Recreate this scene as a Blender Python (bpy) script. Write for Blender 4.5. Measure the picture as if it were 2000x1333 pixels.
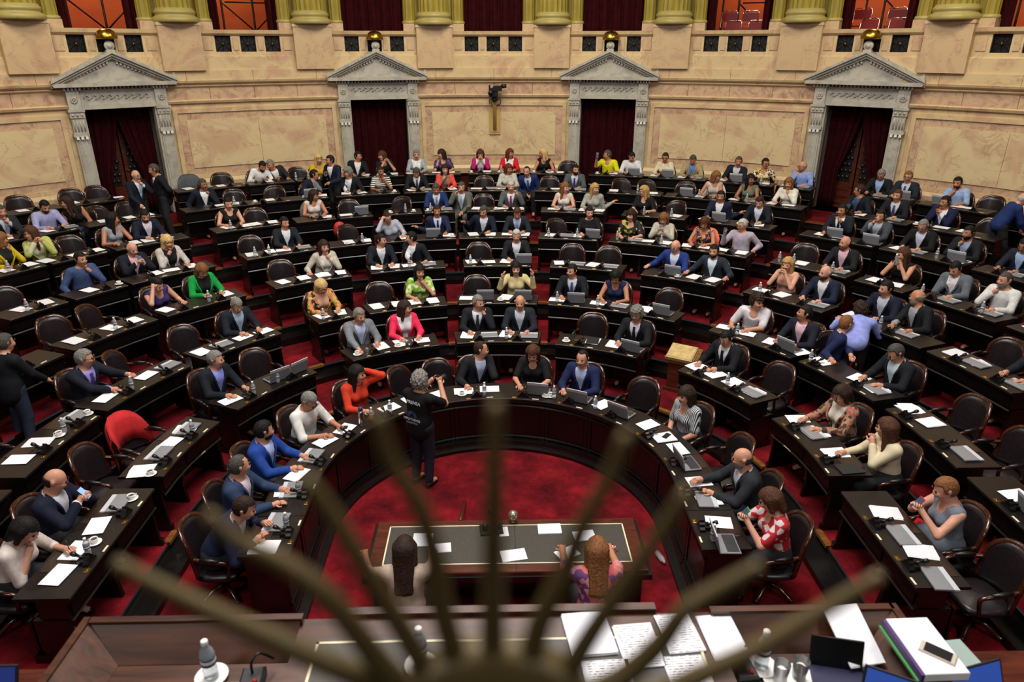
import bpy, bmesh, math, random
import numpy as np
from mathutils import Matrix, Vector
random.seed(7); RNG = np.random.RandomState(11)
for o in list(bpy.data.objects): bpy.data.objects.remove(o)
SC = bpy.context.scene
COL = SC.collection
PI = math.pi; rad = math.radians

# ------------------------------------------------------------------ camera
cam_d = bpy.data.cameras.new('camera'); cam = bpy.data.objects.new('camera', cam_d); COL.objects.link(cam)
cam_d.sensor_width = 36.0; cam_d.lens = 1383.157/2000*36; cam_d.clip_start = 0.02; cam_d.clip_end = 200
cam.location = (0.02, -7.477, 5.853)
cam.rotation_euler = (rad(90-22.657), 0, rad(-1.337))
cam_d.dof.use_dof = True; cam_d.dof.focus_distance = 14.0; cam_d.dof.aperture_fstop = 2.8
SC.camera = cam
# ------------------------------------------------------------------ world + lights + exposure
w = bpy.data.worlds.new('world'); SC.world = w; w.use_nodes = True
w.node_tree.nodes['Background'].inputs[0].default_value = (0.62, 0.64, 0.72, 1)
w.node_tree.nodes['Background'].inputs[1].default_value = 0.035
def area(name, loc, rot, size, power, color, shape='DISK', size_y=None, spread=180):
    l = bpy.data.lights.new(name, 'AREA'); l.shape = shape; l.size = size
    if size_y: l.size_y = size_y
    l.energy = power; l.color = color; l.spread = rad(spread)
    o = bpy.data.objects.new(name, l); COL.objects.link(o); o.location = loc; o.rotation_euler = rot
    return o
area('skylight_lamp', (0, 0.5, 14.0), (rad(-8), 0, 0), 8.0, 2500, (1.0, 0.95, 0.90))
for k, x in enumerate((-6.0, 6.0)):                          # added fill lamps on the dais side, out of view, to brighten the faces
    area('front_fill_lamp', (x, -8.5, 10.5), (rad(52), 0, rad(x*2.4)), 2.4, 300, (1.0, 0.95, 0.9))
for k, x in enumerate((-8.5, 0, 8.5)):                      # unseen lamps added high in the room to wash the hemicycle wall
    area('wall_wash_lamp', (x, 9.0-abs(x)*.45, 12.0), (rad(38), 0, rad(-x*4.2)), 2.6, 430, (1.0, 0.90, 0.66))
SC.view_settings.view_transform = 'Standard'; SC.view_settings.look = 'None'
SC.view_settings.gamma = 1.0; SC.view_settings.use_curve_mapping = False
SC.view_settings.exposure = 0.0

# ------------------------------------------------------------------ materials
def lin(c):
    if isinstance(c, str):
        c = c.lstrip('#'); c = tuple(int(c[i:i+2], 16)/255 for i in (0, 2, 4))
    return tuple(x/12.92 if x <= .04045 else ((x+.055)/1.055)**2.4 for x in c)
_M = {}
def newmat(name):
    m = bpy.data.materials.new(name); m.use_nodes = True
    nt = m.node_tree; return m, nt, nt.nodes['Principled BSDF']
def mat(col, rough=.6, metal=0., var=.12, scale=30., bump=0., spec=.5, coat=0., sheen=0., key=None):
    k = (col, rough, metal, var, scale, bump, spec, coat, sheen)
    if k in _M: return _M[k]
    m, nt, b = newmat('m_%d' % len(_M)); c = lin(col)
    b.inputs['Roughness'].default_value = rough; b.inputs['Metallic'].default_value = metal
    b.inputs['Specular IOR Level'].default_value = spec; b.inputs['Coat Weight'].default_value = coat
    b.inputs['Sheen Weight'].default_value = sheen
    if var > 0 or bump > 0:
        tc = nt.nodes.new('ShaderNodeTexCoord'); n = nt.nodes.new('ShaderNodeTexNoise')
        n.inputs['Scale'].default_value = scale; n.inputs['Detail'].default_value = 3
        nt.links.new(tc.outputs['Object'], n.inputs['Vector'])
        r = nt.nodes.new('ShaderNodeValToRGB')
        r.color_ramp.elements[0].color = tuple(x*(1-var) for x in c)+(1,)
        r.color_ramp.elements[1].color = tuple(min(1, x*(1+var)) for x in c)+(1,)
        r.color_ramp.elements[0].position = .3; r.color_ramp.elements[1].position = .7
        nt.links.new(n.outputs['Fac'], r.inputs['Fac']); nt.links.new(r.outputs['Color'], b.inputs['Base Color'])
        if bump > 0:
            bp = nt.nodes.new('ShaderNodeBump'); bp.inputs['Strength'].default_value = bump; bp.inputs['Distance'].default_value = .02
            nt.links.new(n.outputs['Fac'], bp.inputs['Height']); nt.links.new(bp.outputs['Normal'], b.inputs['Normal'])
    else:
        b.inputs['Base Color'].default_value = c+(1,)
    _M[k] = m; return m
def ramp_nodes(nt, stops, interp='LINEAR'):
    r = nt.nodes.new('ShaderNodeValToRGB'); cr = r.color_ramp; cr.interpolation = interp
    while len(cr.elements) > 1: cr.elements.remove(cr.elements[-1])
    cr.elements[0].position = stops[0][0]; cr.elements[0].color = lin(stops[0][1])+(1,)
    for p, c in stops[1:]:
        e = cr.elements.new(p); e.color = lin(c)+(1,)
    return r
def marble(name, base, pink, vein, vs=1.1, rough=.35, vein_w=.03, seed=0.):
    m, nt, b = newmat(name); N = nt.nodes; L = nt.links
    tc = N.new('ShaderNodeTexCoord'); mp = N.new('ShaderNodeMapping'); mp.inputs['Location'].default_value = (seed, seed*2, seed*3)
    L.new(tc.outputs['Object'], mp.inputs['Vector'])
    n1 = N.new('ShaderNodeTexNoise'); n1.inputs['Scale'].default_value = .8*vs; n1.inputs['Detail'].default_value = 6; n1.inputs['Distortion'].default_value = 1.2
    L.new(mp.outputs[0], n1.inputs['Vector'])
    r1 = ramp_nodes(nt, [(.34, pink), (.47, base), (.55, base), (.66, pink)]); L.new(n1.outputs['Fac'], r1.inputs['Fac'])
    # ridged veins
    n2 = N.new('ShaderNodeTexNoise'); n2.inputs['Scale'].default_value = 1.0*vs; n2.inputs['Detail'].default_value = 8; n2.inputs['Distortion'].default_value = 2.2; n2.inputs['Roughness'].default_value = .6
    L.new(mp.outputs[0], n2.inputs['Vector'])
    s = N.new('ShaderNodeMath'); s.operation = 'SUBTRACT'; s.inputs[1].default_value = .5; L.new(n2.outputs['Fac'], s.inputs[0])
    a = N.new('ShaderNodeMath'); a.operation = 'ABSOLUTE'; L.new(s.outputs[0], a.inputs[0])
    r2 = N.new('ShaderNodeMapRange'); r2.inputs[1].default_value = 0; r2.inputs[2].default_value = vein_w; r2.inputs[3].default_value = .55; r2.inputs[4].default_value = 0
    L.new(a.outputs[0], r2.inputs[0])
    n3 = N.new('ShaderNodeTexNoise'); n3.inputs['Scale'].default_value = 2.3*vs; n3.inputs['Detail'].default_value = 3; L.new(mp.outputs[0], n3.inputs['Vector'])
    mm = N.new('ShaderNodeMath'); mm.operation = 'MULTIPLY'; L.new(r2.outputs[0], mm.inputs[0])
    r3 = N.new('ShaderNodeMapRange'); r3.inputs[1].default_value = .4; r3.inputs[2].default_value = .62; L.new(n3.outputs['Fac'], r3.inputs[0]); L.new(r3.outputs[0], mm.inputs[1])
    mx = N.new('ShaderNodeMix'); mx.data_type = 'RGBA'; L.new(mm.outputs[0], mx.inputs[0]); L.new(r1.outputs[0], mx.inputs[6]); mx.inputs[7].default_value = lin(vein)+(1,)
    L.new(mx.outputs[2], b.inputs['Base Color']); b.inputs['Roughness'].default_value = rough
    return m
def woodmat(name, c0, c1, scale=3., rough=.3, coat=.2, axis=(1, 8, 8)):
    m, nt, b = newmat(name); N = nt.nodes; L = nt.links
    tc = N.new('ShaderNodeTexCoord'); mp = N.new('ShaderNodeMapping'); mp.inputs['Scale'].default_value = axis
    L.new(tc.outputs['Object'], mp.inputs['Vector'])
    n = N.new('ShaderNodeTexNoise'); n.inputs['Scale'].default_value = scale; n.inputs['Detail'].default_value = 5; n.inputs['Distortion'].default_value = .8
    L.new(mp.outputs[0], n.inputs['Vector']); r = ramp_nodes(nt, [(.3, c0), (.7, c1)]); L.new(n.outputs['Fac'], r.inputs['Fac'])
    L.new(r.outputs[0], b.inputs['Base Color']); b.inputs['Roughness'].default_value = rough; b.inputs['Coat Weight'].default_value = coat
    return m
def pattern(cols, scale=14., rough=.8, kind='floral', thr=None):
    k = ('pat', tuple(cols), scale, kind)
    if k in _M: return _M[k]
    m, nt, b = newmat('pattern_%d' % len(_M)); N = nt.nodes; L = nt.links
    tc = N.new('ShaderNodeTexCoord')
    if kind == 'stripe' or kind == 'hstripe':
        wv = N.new('ShaderNodeTexWave'); wv.wave_type = 'BANDS'; wv.bands_direction = 'X' if kind == 'stripe' else 'Z'
        wv.inputs['Scale'].default_value = scale; wv.inputs['Distortion'].default_value = .6; L.new(tc.outputs['Object'], wv.inputs['Vector'])
        r = ramp_nodes(nt, [(0, cols[0]), (.5, cols[1])], 'CONSTANT'); L.new(wv.outputs['Fac'], r.inputs['Fac'])
    else:
        n = N.new('ShaderNodeTexVoronoi'); n.inputs['Scale'].default_value = scale; L.new(tc.outputs['Object'], n.inputs['Vector'])
        st = [(i/len(cols), c) for i, c in enumerate(cols)]
        r = ramp_nodes(nt, st, 'CONSTANT'); L.new(n.outputs['Color'], r.inputs['Fac'])
    L.new(r.outputs[0], b.inputs['Base Color']); b.inputs['Roughness'].default_value = rough
    _M[k] = m; return m
def carpetmat():
    m, nt, b = newmat('red_carpet'); N = nt.nodes; L = nt.links
    tc = N.new('ShaderNodeTexCoord'); n = N.new('ShaderNodeTexNoise'); n.inputs['Scale'].default_value = 1.6; n.inputs['Detail'].default_value = 8; n.inputs['Roughness'].default_value = .68
    L.new(tc.outputs['Object'], n.inputs['Vector']); r = ramp_nodes(nt, [(.34, '#37070c'), (.5, '#5f0d15'), (.66, '#84181f')]); L.new(n.outputs['Fac'], r.inputs['Fac'])
    L.new(r.outputs[0], b.inputs['Base Color']); b.inputs['Roughness'].default_value = .95; b.inputs['Specular IOR Level'].default_value = .1
    n2 = N.new('ShaderNodeTexNoise'); n2.inputs['Scale'].default_value = 160; L.new(tc.outputs['Object'], n2.inputs['Vector'])
    bp = N.new('ShaderNodeBump'); bp.inputs['Strength'].default_value = .5; bp.inputs['Distance'].default_value = .01; L.new(n2.outputs['Fac'], bp.inputs['Height']); L.new(bp.outputs[0], b.inputs['Normal'])
    return m
def textmat(name, paper='#e9e9ee', ink='#5f6068', scale=24., lo=.0):
    m, nt, b = newmat(name); N = nt.nodes; L = nt.links
    tc = N.new('ShaderNodeTexCoord'); wv = N.new('ShaderNodeTexWave'); wv.bands_direction = 'Y'; wv.inputs['Scale'].default_value = scale; L.new(tc.outputs['Object'], wv.inputs['Vector'])
    n = N.new('ShaderNodeTexNoise'); n.inputs['Scale'].default_value = 60; L.new(tc.outputs['Object'], n.inputs['Vector'])
    mu = N.new('ShaderNodeMath'); mu.operation = 'MULTIPLY'; L.new(wv.outputs['Fac'], mu.inputs[0]); L.new(n.outputs['Fac'], mu.inputs[1])
    r = ramp_nodes(nt, [(0, paper), (.42, paper), (.5, ink)]); L.new(mu.outputs[0], r.inputs['Fac'])
    # margins: no ink outside the text block
    sp = N.new('ShaderNodeSeparateXYZ'); L.new(tc.outputs['Object'], sp.inputs[0])
    ax = N.new('ShaderNodeMath'); ax.operation = 'ABSOLUTE'; L.new(sp.outputs[0], ax.inputs[0])
    gx = N.new('ShaderNodeMath'); gx.operation = 'LESS_THAN'; gx.inputs[1].default_value = .078; L.new(ax.outputs[0], gx.inputs[0])
    ay = N.new('ShaderNodeMath'); ay.operation = 'ABSOLUTE'; L.new(sp.outputs[1], ay.inputs[0])
    gy = N.new('ShaderNodeMath'); gy.operation = 'LESS_THAN'; gy.inputs[1].default_value = .115; L.new(ay.outputs[0], gy.inputs[0])
    g = N.new('ShaderNodeMath'); g.operation = 'MULTIPLY'; L.new(gx.outputs[0], g.inputs[0]); L.new(gy.outputs[0], g.inputs[1])
    mx = N.new('ShaderNodeMix'); mx.data_type = 'RGBA'; L.new(g.outputs[0], mx.inputs[0]); mx.inputs[6].default_value = lin(paper)+(1,); L.new(r.outputs[0], mx.inputs[7])
    L.new(mx.outputs[2], b.inputs['Base Color']); b.inputs['Roughness'].default_value = .8
    return m
def emitmat(col, s):
    m, nt, b = newmat('screen_glow'); b.inputs['Base Color'].default_value = (0, 0, 0, 1)
    b.inputs['Emission Color'].default_value = lin(col)+(1,); b.inputs['Emission Strength'].default_value = s
    return m

M_WALL = marble('wall_marble', '#cfb68c', '#c29e80', '#86634f', 1.2, .38, .02)
M_WALL2 = marble('wall_marble_border', '#c8a888', '#b68d7a', '#6e4e42', 2.0, .38, .05, 5.)
M_SLAB = marble('slab_marble', '#d6c096', '#c8a687', '#95705a', 1.0, .33, .025, 9.)
M_PED = marble('pedestal_marble', '#c8ab85', '#bb987c', '#936b58', 1.4, .35, .02, 3.)
M_GREY = marble('grey_marble', '#b4afa4', '#a29d95', '#77736e', 2.4, .4, .03, 2.)
M_OLIVE = mat('#93822f', .5, 0, .12, 3.)
M_OLIVE2 = mat('#a5975c', .45, 0, .1, 4.)
M_DWOOD = woodmat('dark_polished_wood', '#060404', '#0d0707', 3., .34, .08)
M_DTOP = woodmat('desk_top_wood', '#0b0706', '#170c09', 4., .4, .0)
M_PAD = woodmat('writing_panel_wood', '#20130d', '#352015', 5., .38, .1)
M_RWOOD = woodmat('red_brown_wood', '#3b1810', '#5c2b1a', 3., .28, .3)
M_DAIS = woodmat('dais_wood', '#2f180f', '#56301b', 2.2, .36, .12)
M_CHAIRW = woodmat('chair_frame_wood', '#1f0c07', '#46200e', 6., .24, .4)
M_NOSE = woodmat('step_nosing_wood', '#5a3317', '#8b5a28', 4., .35, .2)
M_LEATHER = mat('#1d1619', .34, 0, .18, 25., .06, .5)
M_LEATHER2 = mat('#141012', .4, 0, .15, 25., .06)
M_CARPET = carpetmat()
M_BLACK = mat('#0b0b0c', .4, 0, 0)
M_BLACK2 = mat('#151517', .55, 0, 0)
M_BRASS = mat('#b0893c', .3, 1.0, .1, 8.)
M_GOLDP = mat('#c9a868', .45, .3, .06, 8.)
M_CURT = mat('#2e0409', .9, 0, .3, 5., 0, .1)
M_ORANGE = mat('#c4592b', .8, 0, .06, 2.)
M_PAPER = mat('#e6e6ec', .8, 0, .03, 12.)
M_PAPER2 = mat('#d9dae0', .8, 0, .03, 12.)
M_TEXT = textmat('printed_paper')
M_CREAM = mat('#d8cfae', .6, 0, 0)
M_WHITE = mat('#e8e6e2', .35, 0, 0)
M_SILVER = mat('#c3c4cc', .45, .1, .04, 4.)
M_SILVER2 = mat('#7d7e84', .45, .1, .08, 3.)
M_KEYS = mat('#2a2b2f', .5, 0, 0)
M_IRON = mat('#17110f', .45, .5, 0)
M_REDV = mat('#7d1518', .45, 0, .08, 20.)
M_CHROME = mat('#c9ccd2', .15, 1.0, 0)
M_GREYLEA = mat('#3a352e', .5, 0, .15, 40., .04)
def bottlemat():
    m, nt, b = newmat('clear_plastic'); b.inputs['Base Color'].default_value = lin('#dfe6ec')+(1,)
    b.inputs['Roughness'].default_value = .12; b.inputs['Transmission Weight'].default_value = .72; b.inputs['IOR'].default_value = 1.25
    return m
M_PET = bottlemat()
def glassmat():
    m, nt, b = newmat('clear_glass'); b.inputs['Base Color'].default_value = (.95, .95, .95, 1)
    b.inputs['Roughness'].default_value = .05; b.inputs['Transmission Weight'].default_value = .95; b.inputs['IOR'].default_value = 1.3
    return m
M_GLASS = glassmat()

# ------------------------------------------------------------------ mesh helpers
class MB:
    def __init__(s): s.v = []; s.f = []; s.m = []; s.sm = []
    def add(s, v, f, mi=0, smooth=False, M=None):
        o = len(s.v)
        if M is not None: v = [tuple(M @ Vector(p)) for p in v]
        s.v += [tuple(p) for p in v]; s.f += [tuple(i+o for i in q) for q in f]; s.m += [mi]*len(f); s.sm += [smooth]*len(f)
        return s
    def box(s, x0, x1, y0, y1, z0, z1, mi=0, M=None):
        v = [(x0, y0, z0), (x1, y0, z0), (x1, y1, z0), (x0, y1, z0), (x0, y0, z1), (x1, y0, z1), (x1, y1, z1), (x0, y1, z1)]
        return s.add(v, [(3, 2, 1, 0), (4, 5, 6, 7), (0, 1, 5, 4), (1, 2, 6, 5), (2, 3, 7, 6), (3, 0, 4, 7)], mi, False, M)
    def cbox(s, x0, x1, y0, y1, z0, z1, c=.01, mi=0, M=None):
        # box whose upper edges are chamfered
        v = [(x0, y0, z0), (x1, y0, z0), (x1, y1, z0), (x0, y1, z0), (x0, y0, z1-c), (x1, y0, z1-c), (x1, y1, z1-c), (x0, y1, z1-c),
             (x0+c, y0+c, z1), (x1-c, y0+c, z1), (x1-c, y1-c, z1), (x0+c, y1-c, z1)]
        return s.add(v, [(3, 2, 1, 0), (0, 1, 5, 4), (1, 2, 6, 5), (2, 3, 7, 6), (3, 0, 4, 7), (4, 5, 9, 8), (5, 6, 10, 9), (6, 7, 11, 10), (7, 4, 8, 11), (8, 9, 10, 11)], mi, False, M)
    def lathe(s, prof, n=16, mi=0, M=None, smooth=True, a0=0., a1=2*PI):
        full = abs(a1-a0-2*PI) < 1e-6; k = n if full else n+1
        v = []; f = []
        for r, z in prof:
            for i in range(k):
                a = a0+(a1-a0)*i/n; v.append((r*math.cos(a), r*math.sin(a), z))
        for j in range(len(prof)-1):
            for i in range(n):
                i2 = (i+1) % k
                f.append((j*k+i, j*k+i2, (j+1)*k+i2, (j+1)*k+i))
        if full:
            if prof[0][0] > 1e-5: f.append(tuple(range(k-1, -1, -1)))
            if prof[-1][0] > 1e-5: f.append(tuple((len(prof)-1)*k+i for i in range(k)))
        return s.add(v, f, mi, smooth, M)
    def tube(s, pts, r, n=8, mi=0, M=None, closed=False, sx=1.):
        pts = [Vector(p) for p in pts]; rs = r if isinstance(r, (list, tuple)) else [r]*len(pts)
        v = []; f = []; prev = None
        for i, p in enumerate(pts):
            if closed: t = pts[(i+1) % len(pts)]-pts[i-1]
            else: t = pts[min(i+1, len(pts)-1)]-pts[max(i-1, 0)]
            t.normalize()
            if prev is None:
                u = t.cross(Vector((0, 0, 1)));
                if u.length < .1: u = t.cross(Vector((0, 1, 0)))
            else: u = prev-t*prev.dot(t)
            u.normalize(); prev = u; w_ = t.cross(u)
            for k in range(n):
                a = 2*PI*k/n; v.append(tuple(p+u*(math.cos(a)*rs[i]*sx)+w_*(math.sin(a)*rs[i])))
        m = len(pts)
        for i in range(m if closed else m-1):
            j = (i+1) % m
            for k in range(n): f.append((i*n+k, i*n+(k+1) % n, j*n+(k+1) % n, j*n+k))
        if not closed: f.append(tuple(range(n-1, -1, -1))); f.append(tuple((m-1)*n+k for k in range(n)))
        return s.add(v, f, mi, True, M)
    def prism(s, poly, y0, y1, mi=0, M=None):
        # polygon in x,z extruded along y
        n = len(poly); v = [(x, y0, z) for x, z in poly]+[(x, y1, z) for x, z in poly]
        f = [tuple(range(n)), tuple(range(2*n-1, n-1, -1))]+[(i, i+n, (i+1) % n+n, (i+1) % n) for i in range(n)]
        return s.add(v, f, mi, False, M)
    def sphere(s, c, r, n=10, mi=0, M=None, sc=(1, 1, 1)):
        prof = []
        for j in range(n//2+1):
            a = -PI/2+PI*j/(n//2); prof.append((max(1e-6, math.cos(a)*r), math.sin(a)*r))
        T = Matrix.Translation(c) @ Matrix.Diagonal((*sc, 1))
        if M is not None: T = M @ T
        return s.lathe(prof, n, mi, T)
    def mesh(s, name, mats):
        me = bpy.data.meshes.new(name); me.from_pydata(s.v, [], s.f)
        for m in (mats if isinstance(mats, (list, tuple)) else [mats]): me.materials.append(m)
        me.polygons.foreach_set('material_index', s.m); me.polygons.foreach_set('use_smooth', s.sm); me.update()
        return me
def link(name, me, parent=None, M=None):
    o = bpy.data.objects.new(name, me); COL.objects.link(o)
    if parent is not None: o.parent = parent
    if M is not None: o.matrix_basis = M
    return o
def tag(o, label, cat, group=None, kind=None):
    o['label'] = label; o['category'] = cat
    if group: o['group'] = group
    if kind: o['kind'] = kind
    return o
def struct(name, me, parent=None, M=None):
    o = link(name, me, parent, M)
    if parent is None: o['kind'] = 'structure'
    return o
def empty(name, M=None, label=None, cat=None, group=None):
    o = bpy.data.objects.new(name, None); COL.objects.link(o); o.empty_display_size = .1
    if M is not None: o.matrix_basis = M
    if label: tag(o, label, cat, group)
    return o
def TR(x, y, z, rz=0.): return Matrix.Translation((x, y, z)) @ Matrix.Rotation(rz, 4, 'Z')
def RX(a): return Matrix.Rotation(a, 4, 'X')
def RY(a): return Matrix.Rotation(a, 4, 'Y')
def RZ(a): return Matrix.Rotation(a, 4, 'Z')
def smooth_path(pts, n=6):
    # Catmull-Rom through points
    P = [Vector(p) for p in pts]; out = []
    for i in range(len(P)-1):
        p0 = P[max(i-1, 0)]; p1 = P[i]; p2 = P[i+1]; p3 = P[min(i+2, len(P)-1)]
        for k in range(n):
            t = k/n; out.append(.5*((2*p1)+(p2-p0)*t+(2*p0-5*p1+4*p2-p3)*t*t+(3*p1-p0-3*p2+p3)*t**3))
    out.append(P[-1]); return out

# ------------------------------------------------------------------ hemicycle geometry (stilted semicircle, centre of the well = origin)
RROW = [2.24, 4.06, 5.46, 7.0, 8.6, 10.2, 11.8, 13.3]
ZTOP = [.86, 1.04, 1.26, 1.55, 1.75, 2.02, 2.23, 2.44]
DESKH = .80
ZFL = [z-DESKH for z in ZTOP]
ROWN = ['front row', 'second row', 'third row', 'fourth row', 'fifth row', 'sixth row', 'seventh row', 'back row']
def path(R, a):
    r = rad(a)
    if abs(a) <= 90: return (R*math.sin(r), R*math.cos(r)), (math.sin(r), math.cos(r))
    s = 1 if a > 0 else -1
    return (s*R, R*math.cos(r)/abs(math.sin(r))), (float(s), 0.)
def pt(R, a, d=0., t=0.):
    (x, y), (nx, ny) = path(R, a)
    return x+nx*d+ny*t, y+ny*d-nx*t
def seatM(row, a, d, z, t=0., turn=0.):
    (x, y), (nx, ny) = path(RROW[row], a)
    return TR(x+nx*d+ny*t, y+ny*d-nx*t, z, -math.atan2(nx, ny)+turn)   # local -Y looks at the well, +X to the right as seen from the dais
def sweep(mb, R, a0, a1, prof, n, mi=0, inv=None, caps=True, smooth=False):
    v = []; f = []; k = len(prof)
    for i in range(n+1):
        a = a0+(a1-a0)*i/n
        for d, z in prof:
            x, y = pt(R, a, d); p = Vector((x, y, z))
            if inv is not None: p = inv @ p
            v.append(tuple(p))
    for i in range(n):
        for j in range(k): f.append((i*k+j, i*k+(j+1) % k, (i+1)*k+(j+1) % k, (i+1)*k+j))
    if caps: f.append(tuple(range(k-1, -1, -1))); f.append(tuple(n*k+j for j in range(k)))
    return mb.add(v, f, mi, smooth)
def rect(d0, d1, z0, z1): return [(d0, z0), (d0, z1), (d1, z1), (d1, z0)]
# ================================================================== DESKS
UNITS = [
 [(-19.5-18*(3-k)-15, 0) for k in []],   # front row handled below
 [(-118, -95), (-91.5, -72), (-66.8, -45.2), (-35.8, -14), (-9.6, 10.7), (15, 35.6), (46.5, 66.9), (73.3, 94), (98.5, 118.5)],
 [(-110, -97), (-94.5, -78.8), (-77.4, -60.8), (-58.2, -43), (-35.6, -28), (-25.4, -9.8), (-7.4, 8.4), (10.8, 27), (28.2, 36.4), (43.4, 60), (61.5, 77), (79.4, 95), (97, 111)],
 [(-80, -69.2), (-67.9, -55.6), (-54.2, -41.9), (-37.2, -24.6), (-21.3, -8.6), (-5.4, 6.2), (9.5, 22), (25.2, 37.8), (42.3, 55), (57, 69.9), (70.8, 83)],
 [(-66.5, -59.8), (-59, -52.6), (-52.1, -41.2), (-36.9, -27.1), (-26, -18.8), (-17.4, -6), (-5.5, 4.9), (6.7, 15.7), (17.5, 27.4), (28.6, 37.8), (41.2, 51.5), (52.6, 58.8), (60.4, 69.8), (71, 77)],
 [(-64, -56.4), (-55.8, -50), (-49, -40.6), (-37.4, -29), (-27.2, -22), (-21.4, -17), (-15.2, -10.2), (-9.8, -5.6), (-3.9, 4.2), (6.5, 15.3), (17.8, 26.4), (28.3, 37.6), (41.2, 49.9), (50.6, 59.6), (60.6, 67.5)],
 [(-57, -49.2), (-48.3, -40.8), (-38.2, -29.7), (-28.9, -21.4), (-20.5, -12.3), (-11.8, -4.9), (-3.5, 3.1), (5.3, 12.5), (14.7, 21.6), (22, 29.2), (30, 38.6), (42, 49.9), (50.6, 58.4)],
 [(-52.7, -48), (-47.5, -42.3), (-37, -29.7), (-29.3, -24.2), (-23.9, -18.9), (-18.2, -11.2), (-10.7, -4.2), (-3.2, 3.2), (4.6, 10.6), (11.7, 18.2), (19, 25.7), (26.5, 33.3), (34, 37.5), (42.2, 47.4), (48.2, 54.6), (55.6, 60)],
]
# ================================================================== FLOOR, TIERS
mb = MB(); v = [(0, 0, 0)]; f = []
A_END = 150.
def ring_pts(R, n=96): 
    out = []
    for i in range(n+1):
        a = -90+180*i/n; out.append(pt(R, a))
    return [(-R, -9.0)]+out+[(R, -9.0)]
P = ring_pts(RROW[0]-.05); mb = MB(); mb.add([(x, y, 0) for x, y in P], [tuple(range(len(P)-1, -1, -1))])
floor = struct('floor', mb.mesh('floor', M_CARPET))
edges = [r-.04 for r in RROW]+[15.6]
for i in range(8):
    a, b = ring_pts(edges[i]), ring_pts(edges[i+1]); n = len(a); z = ZFL[i]; zb = ZFL[i-1] if i else 0.
    mb = MB(); mb.add([(x, y, z) for x, y in a]+[(x, y, z) for x, y in b], [(j, j+1, n+j+1, n+j) for j in range(n-1)])
    struct('carpet_tier', mb.mesh('tier', M_CARPET), floor)
    mb = MB(); mb.add([(x, y, zb-.02) for x, y in a]+[(x, y, z-.03) for x, y in a], [(j, j+1, n+j+1, n+j) for j in range(n-1)])
    struct('riser', mb.mesh('riser', M_DWOOD), floor)
    e_ = ring_pts(edges[i]-(.30 if i else .10)); zs = (zb+(z-zb)*.5) if i else .05
    mb = MB(); mb.add([(x, y, zb-.02) for x, y in e_]+[(x, y, zs) for x, y in e_]+[(x, y, zs) for x, y in a], [(j, j+1, n+j+1, n+j) for j in range(n-1)]+[(n+j, n+j+1, 2*n+j+1, 2*n+j) for j in range(n-1)])
    struct('half_step', mb.mesh('half_step', M_DWOOD), floor)
    if i == 0: continue
    ends = [-118]+[q for u in UNITS[i] for q in u]+[118]
    for g in range(0, len(ends), 2):
        g0, g1 = ends[g], ends[g+1]
        if g1-g0 < math.degrees(.2/RROW[i]): continue
        mb = MB(); sweep(mb, edges[i], g0, g1, [(-.03, z-.03), (-.03, z+.012), (.05, z+.012), (.05, z-.03)], max(2, int((g1-g0)/2)))
        struct('step_nosing', mb.mesh('nosing', M_NOSE), floor)
# ================================================================== HEMICYCLE WALL
RW = 15.0; BETA = 13.12
wall = empty('wall_back'); wall['kind'] = 'structure'
def sec(name, R0, R1, a0, a1, z0, z1, m, n=10, parent=None, prof=None):
    mb = MB(); sweep(mb, 0.0001, a0, a1, prof or rect(R0, R1, z0, z1), n)
    return link(name, mb.mesh(name, m), parent or wall)
def deg(m): return math.degrees(m/RW)
HALF = 1.12; PH = BETA-deg(HALF)           # half angle of a panelled bay
for j in range(-3, 4):
    c = 2*j*BETA; a0, a1 = c-PH, c+PH
    if abs(c) > 82: continue
    sec('wood_dado', 14.99, 15.4, a0, a1, 1.3, 2.23, M_RWOOD)
    sec('base_moulding', 0, 0, a0, a1, 0, 0, M_WALL, prof=[(14.86, 2.2), (14.84, 2.36), (14.90, 2.44), (14.97, 2.46), (15.3, 2.46), (15.3, 2.2)])
    sec('wall_field', 15.0, 15.4, a0, a1, 2.46, 4.45, M_WALL)
    p0 = .13; e0, e1 = a0+deg(p0), a1-deg(p0)
    # moulded frame of the panel: four bars, then the dark veined border and the slabs inside
    fr = lambda R0, R1, b0, b1, z0, z1: sec('panel_frame', R0, R1, b0, b1, z0, z1, M_WALL)
    w_ = deg(.11)
    fr(14.945, 15.0, e0, e1, 4.19, 4.30); fr(14.945, 15.0, e0, e1, 2.46, 2.56)
    fr(14.945, 15.0, e0, e0+w_, 2.56, 4.19); fr(14.945, 15.0, e1-w_, e1, 2.56, 4.19)
    sec('veined_border', 14.985, 15.0, e0+w_, e1-w_, 2.56, 4.19, M_WALL2)
    s0, s1 = e0+w_+deg(.2), e1-w_-deg(.2); k = 2 if j else 1
    cuts = [s0, (s0+s1)/2, s1] if j else [s0, s1]
    for q in range(len(cuts)-1):
        g = deg(.004)
        sec('marble_slab', 14.955, 14.985, cuts[q]+g, cuts[q+1]-g, 2.745, 4.0, M_SLAB, 8)
    sec('architrave_moulding', 0, 0, a0, a1, 0, 0, M_WALL, prof=[(14.93, 4.43), (14.90, 4.49), (14.93, 4.52), (15.3, 4.52), (15.3, 4.43)])
    for q in range(4):
        b0 = a0+(a1-a0)*q/4+.02; b1 = a0+(a1-a0)*(q+1)/4-.02
        sec('frieze_slab', 14.97, 15.3, b0, b1, 4.52, 4.84, M_WALL2, 4)
    sec('string_cornice', 0, 0, a0, a1, 0, 0, M_WALL, prof=[(14.96, 4.82), (14.90, 4.86), (14.93, 4.90), (14.82, 4.95), (14.80, 5.0), (15.3, 5.0), (15.3, 4.82)])
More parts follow.
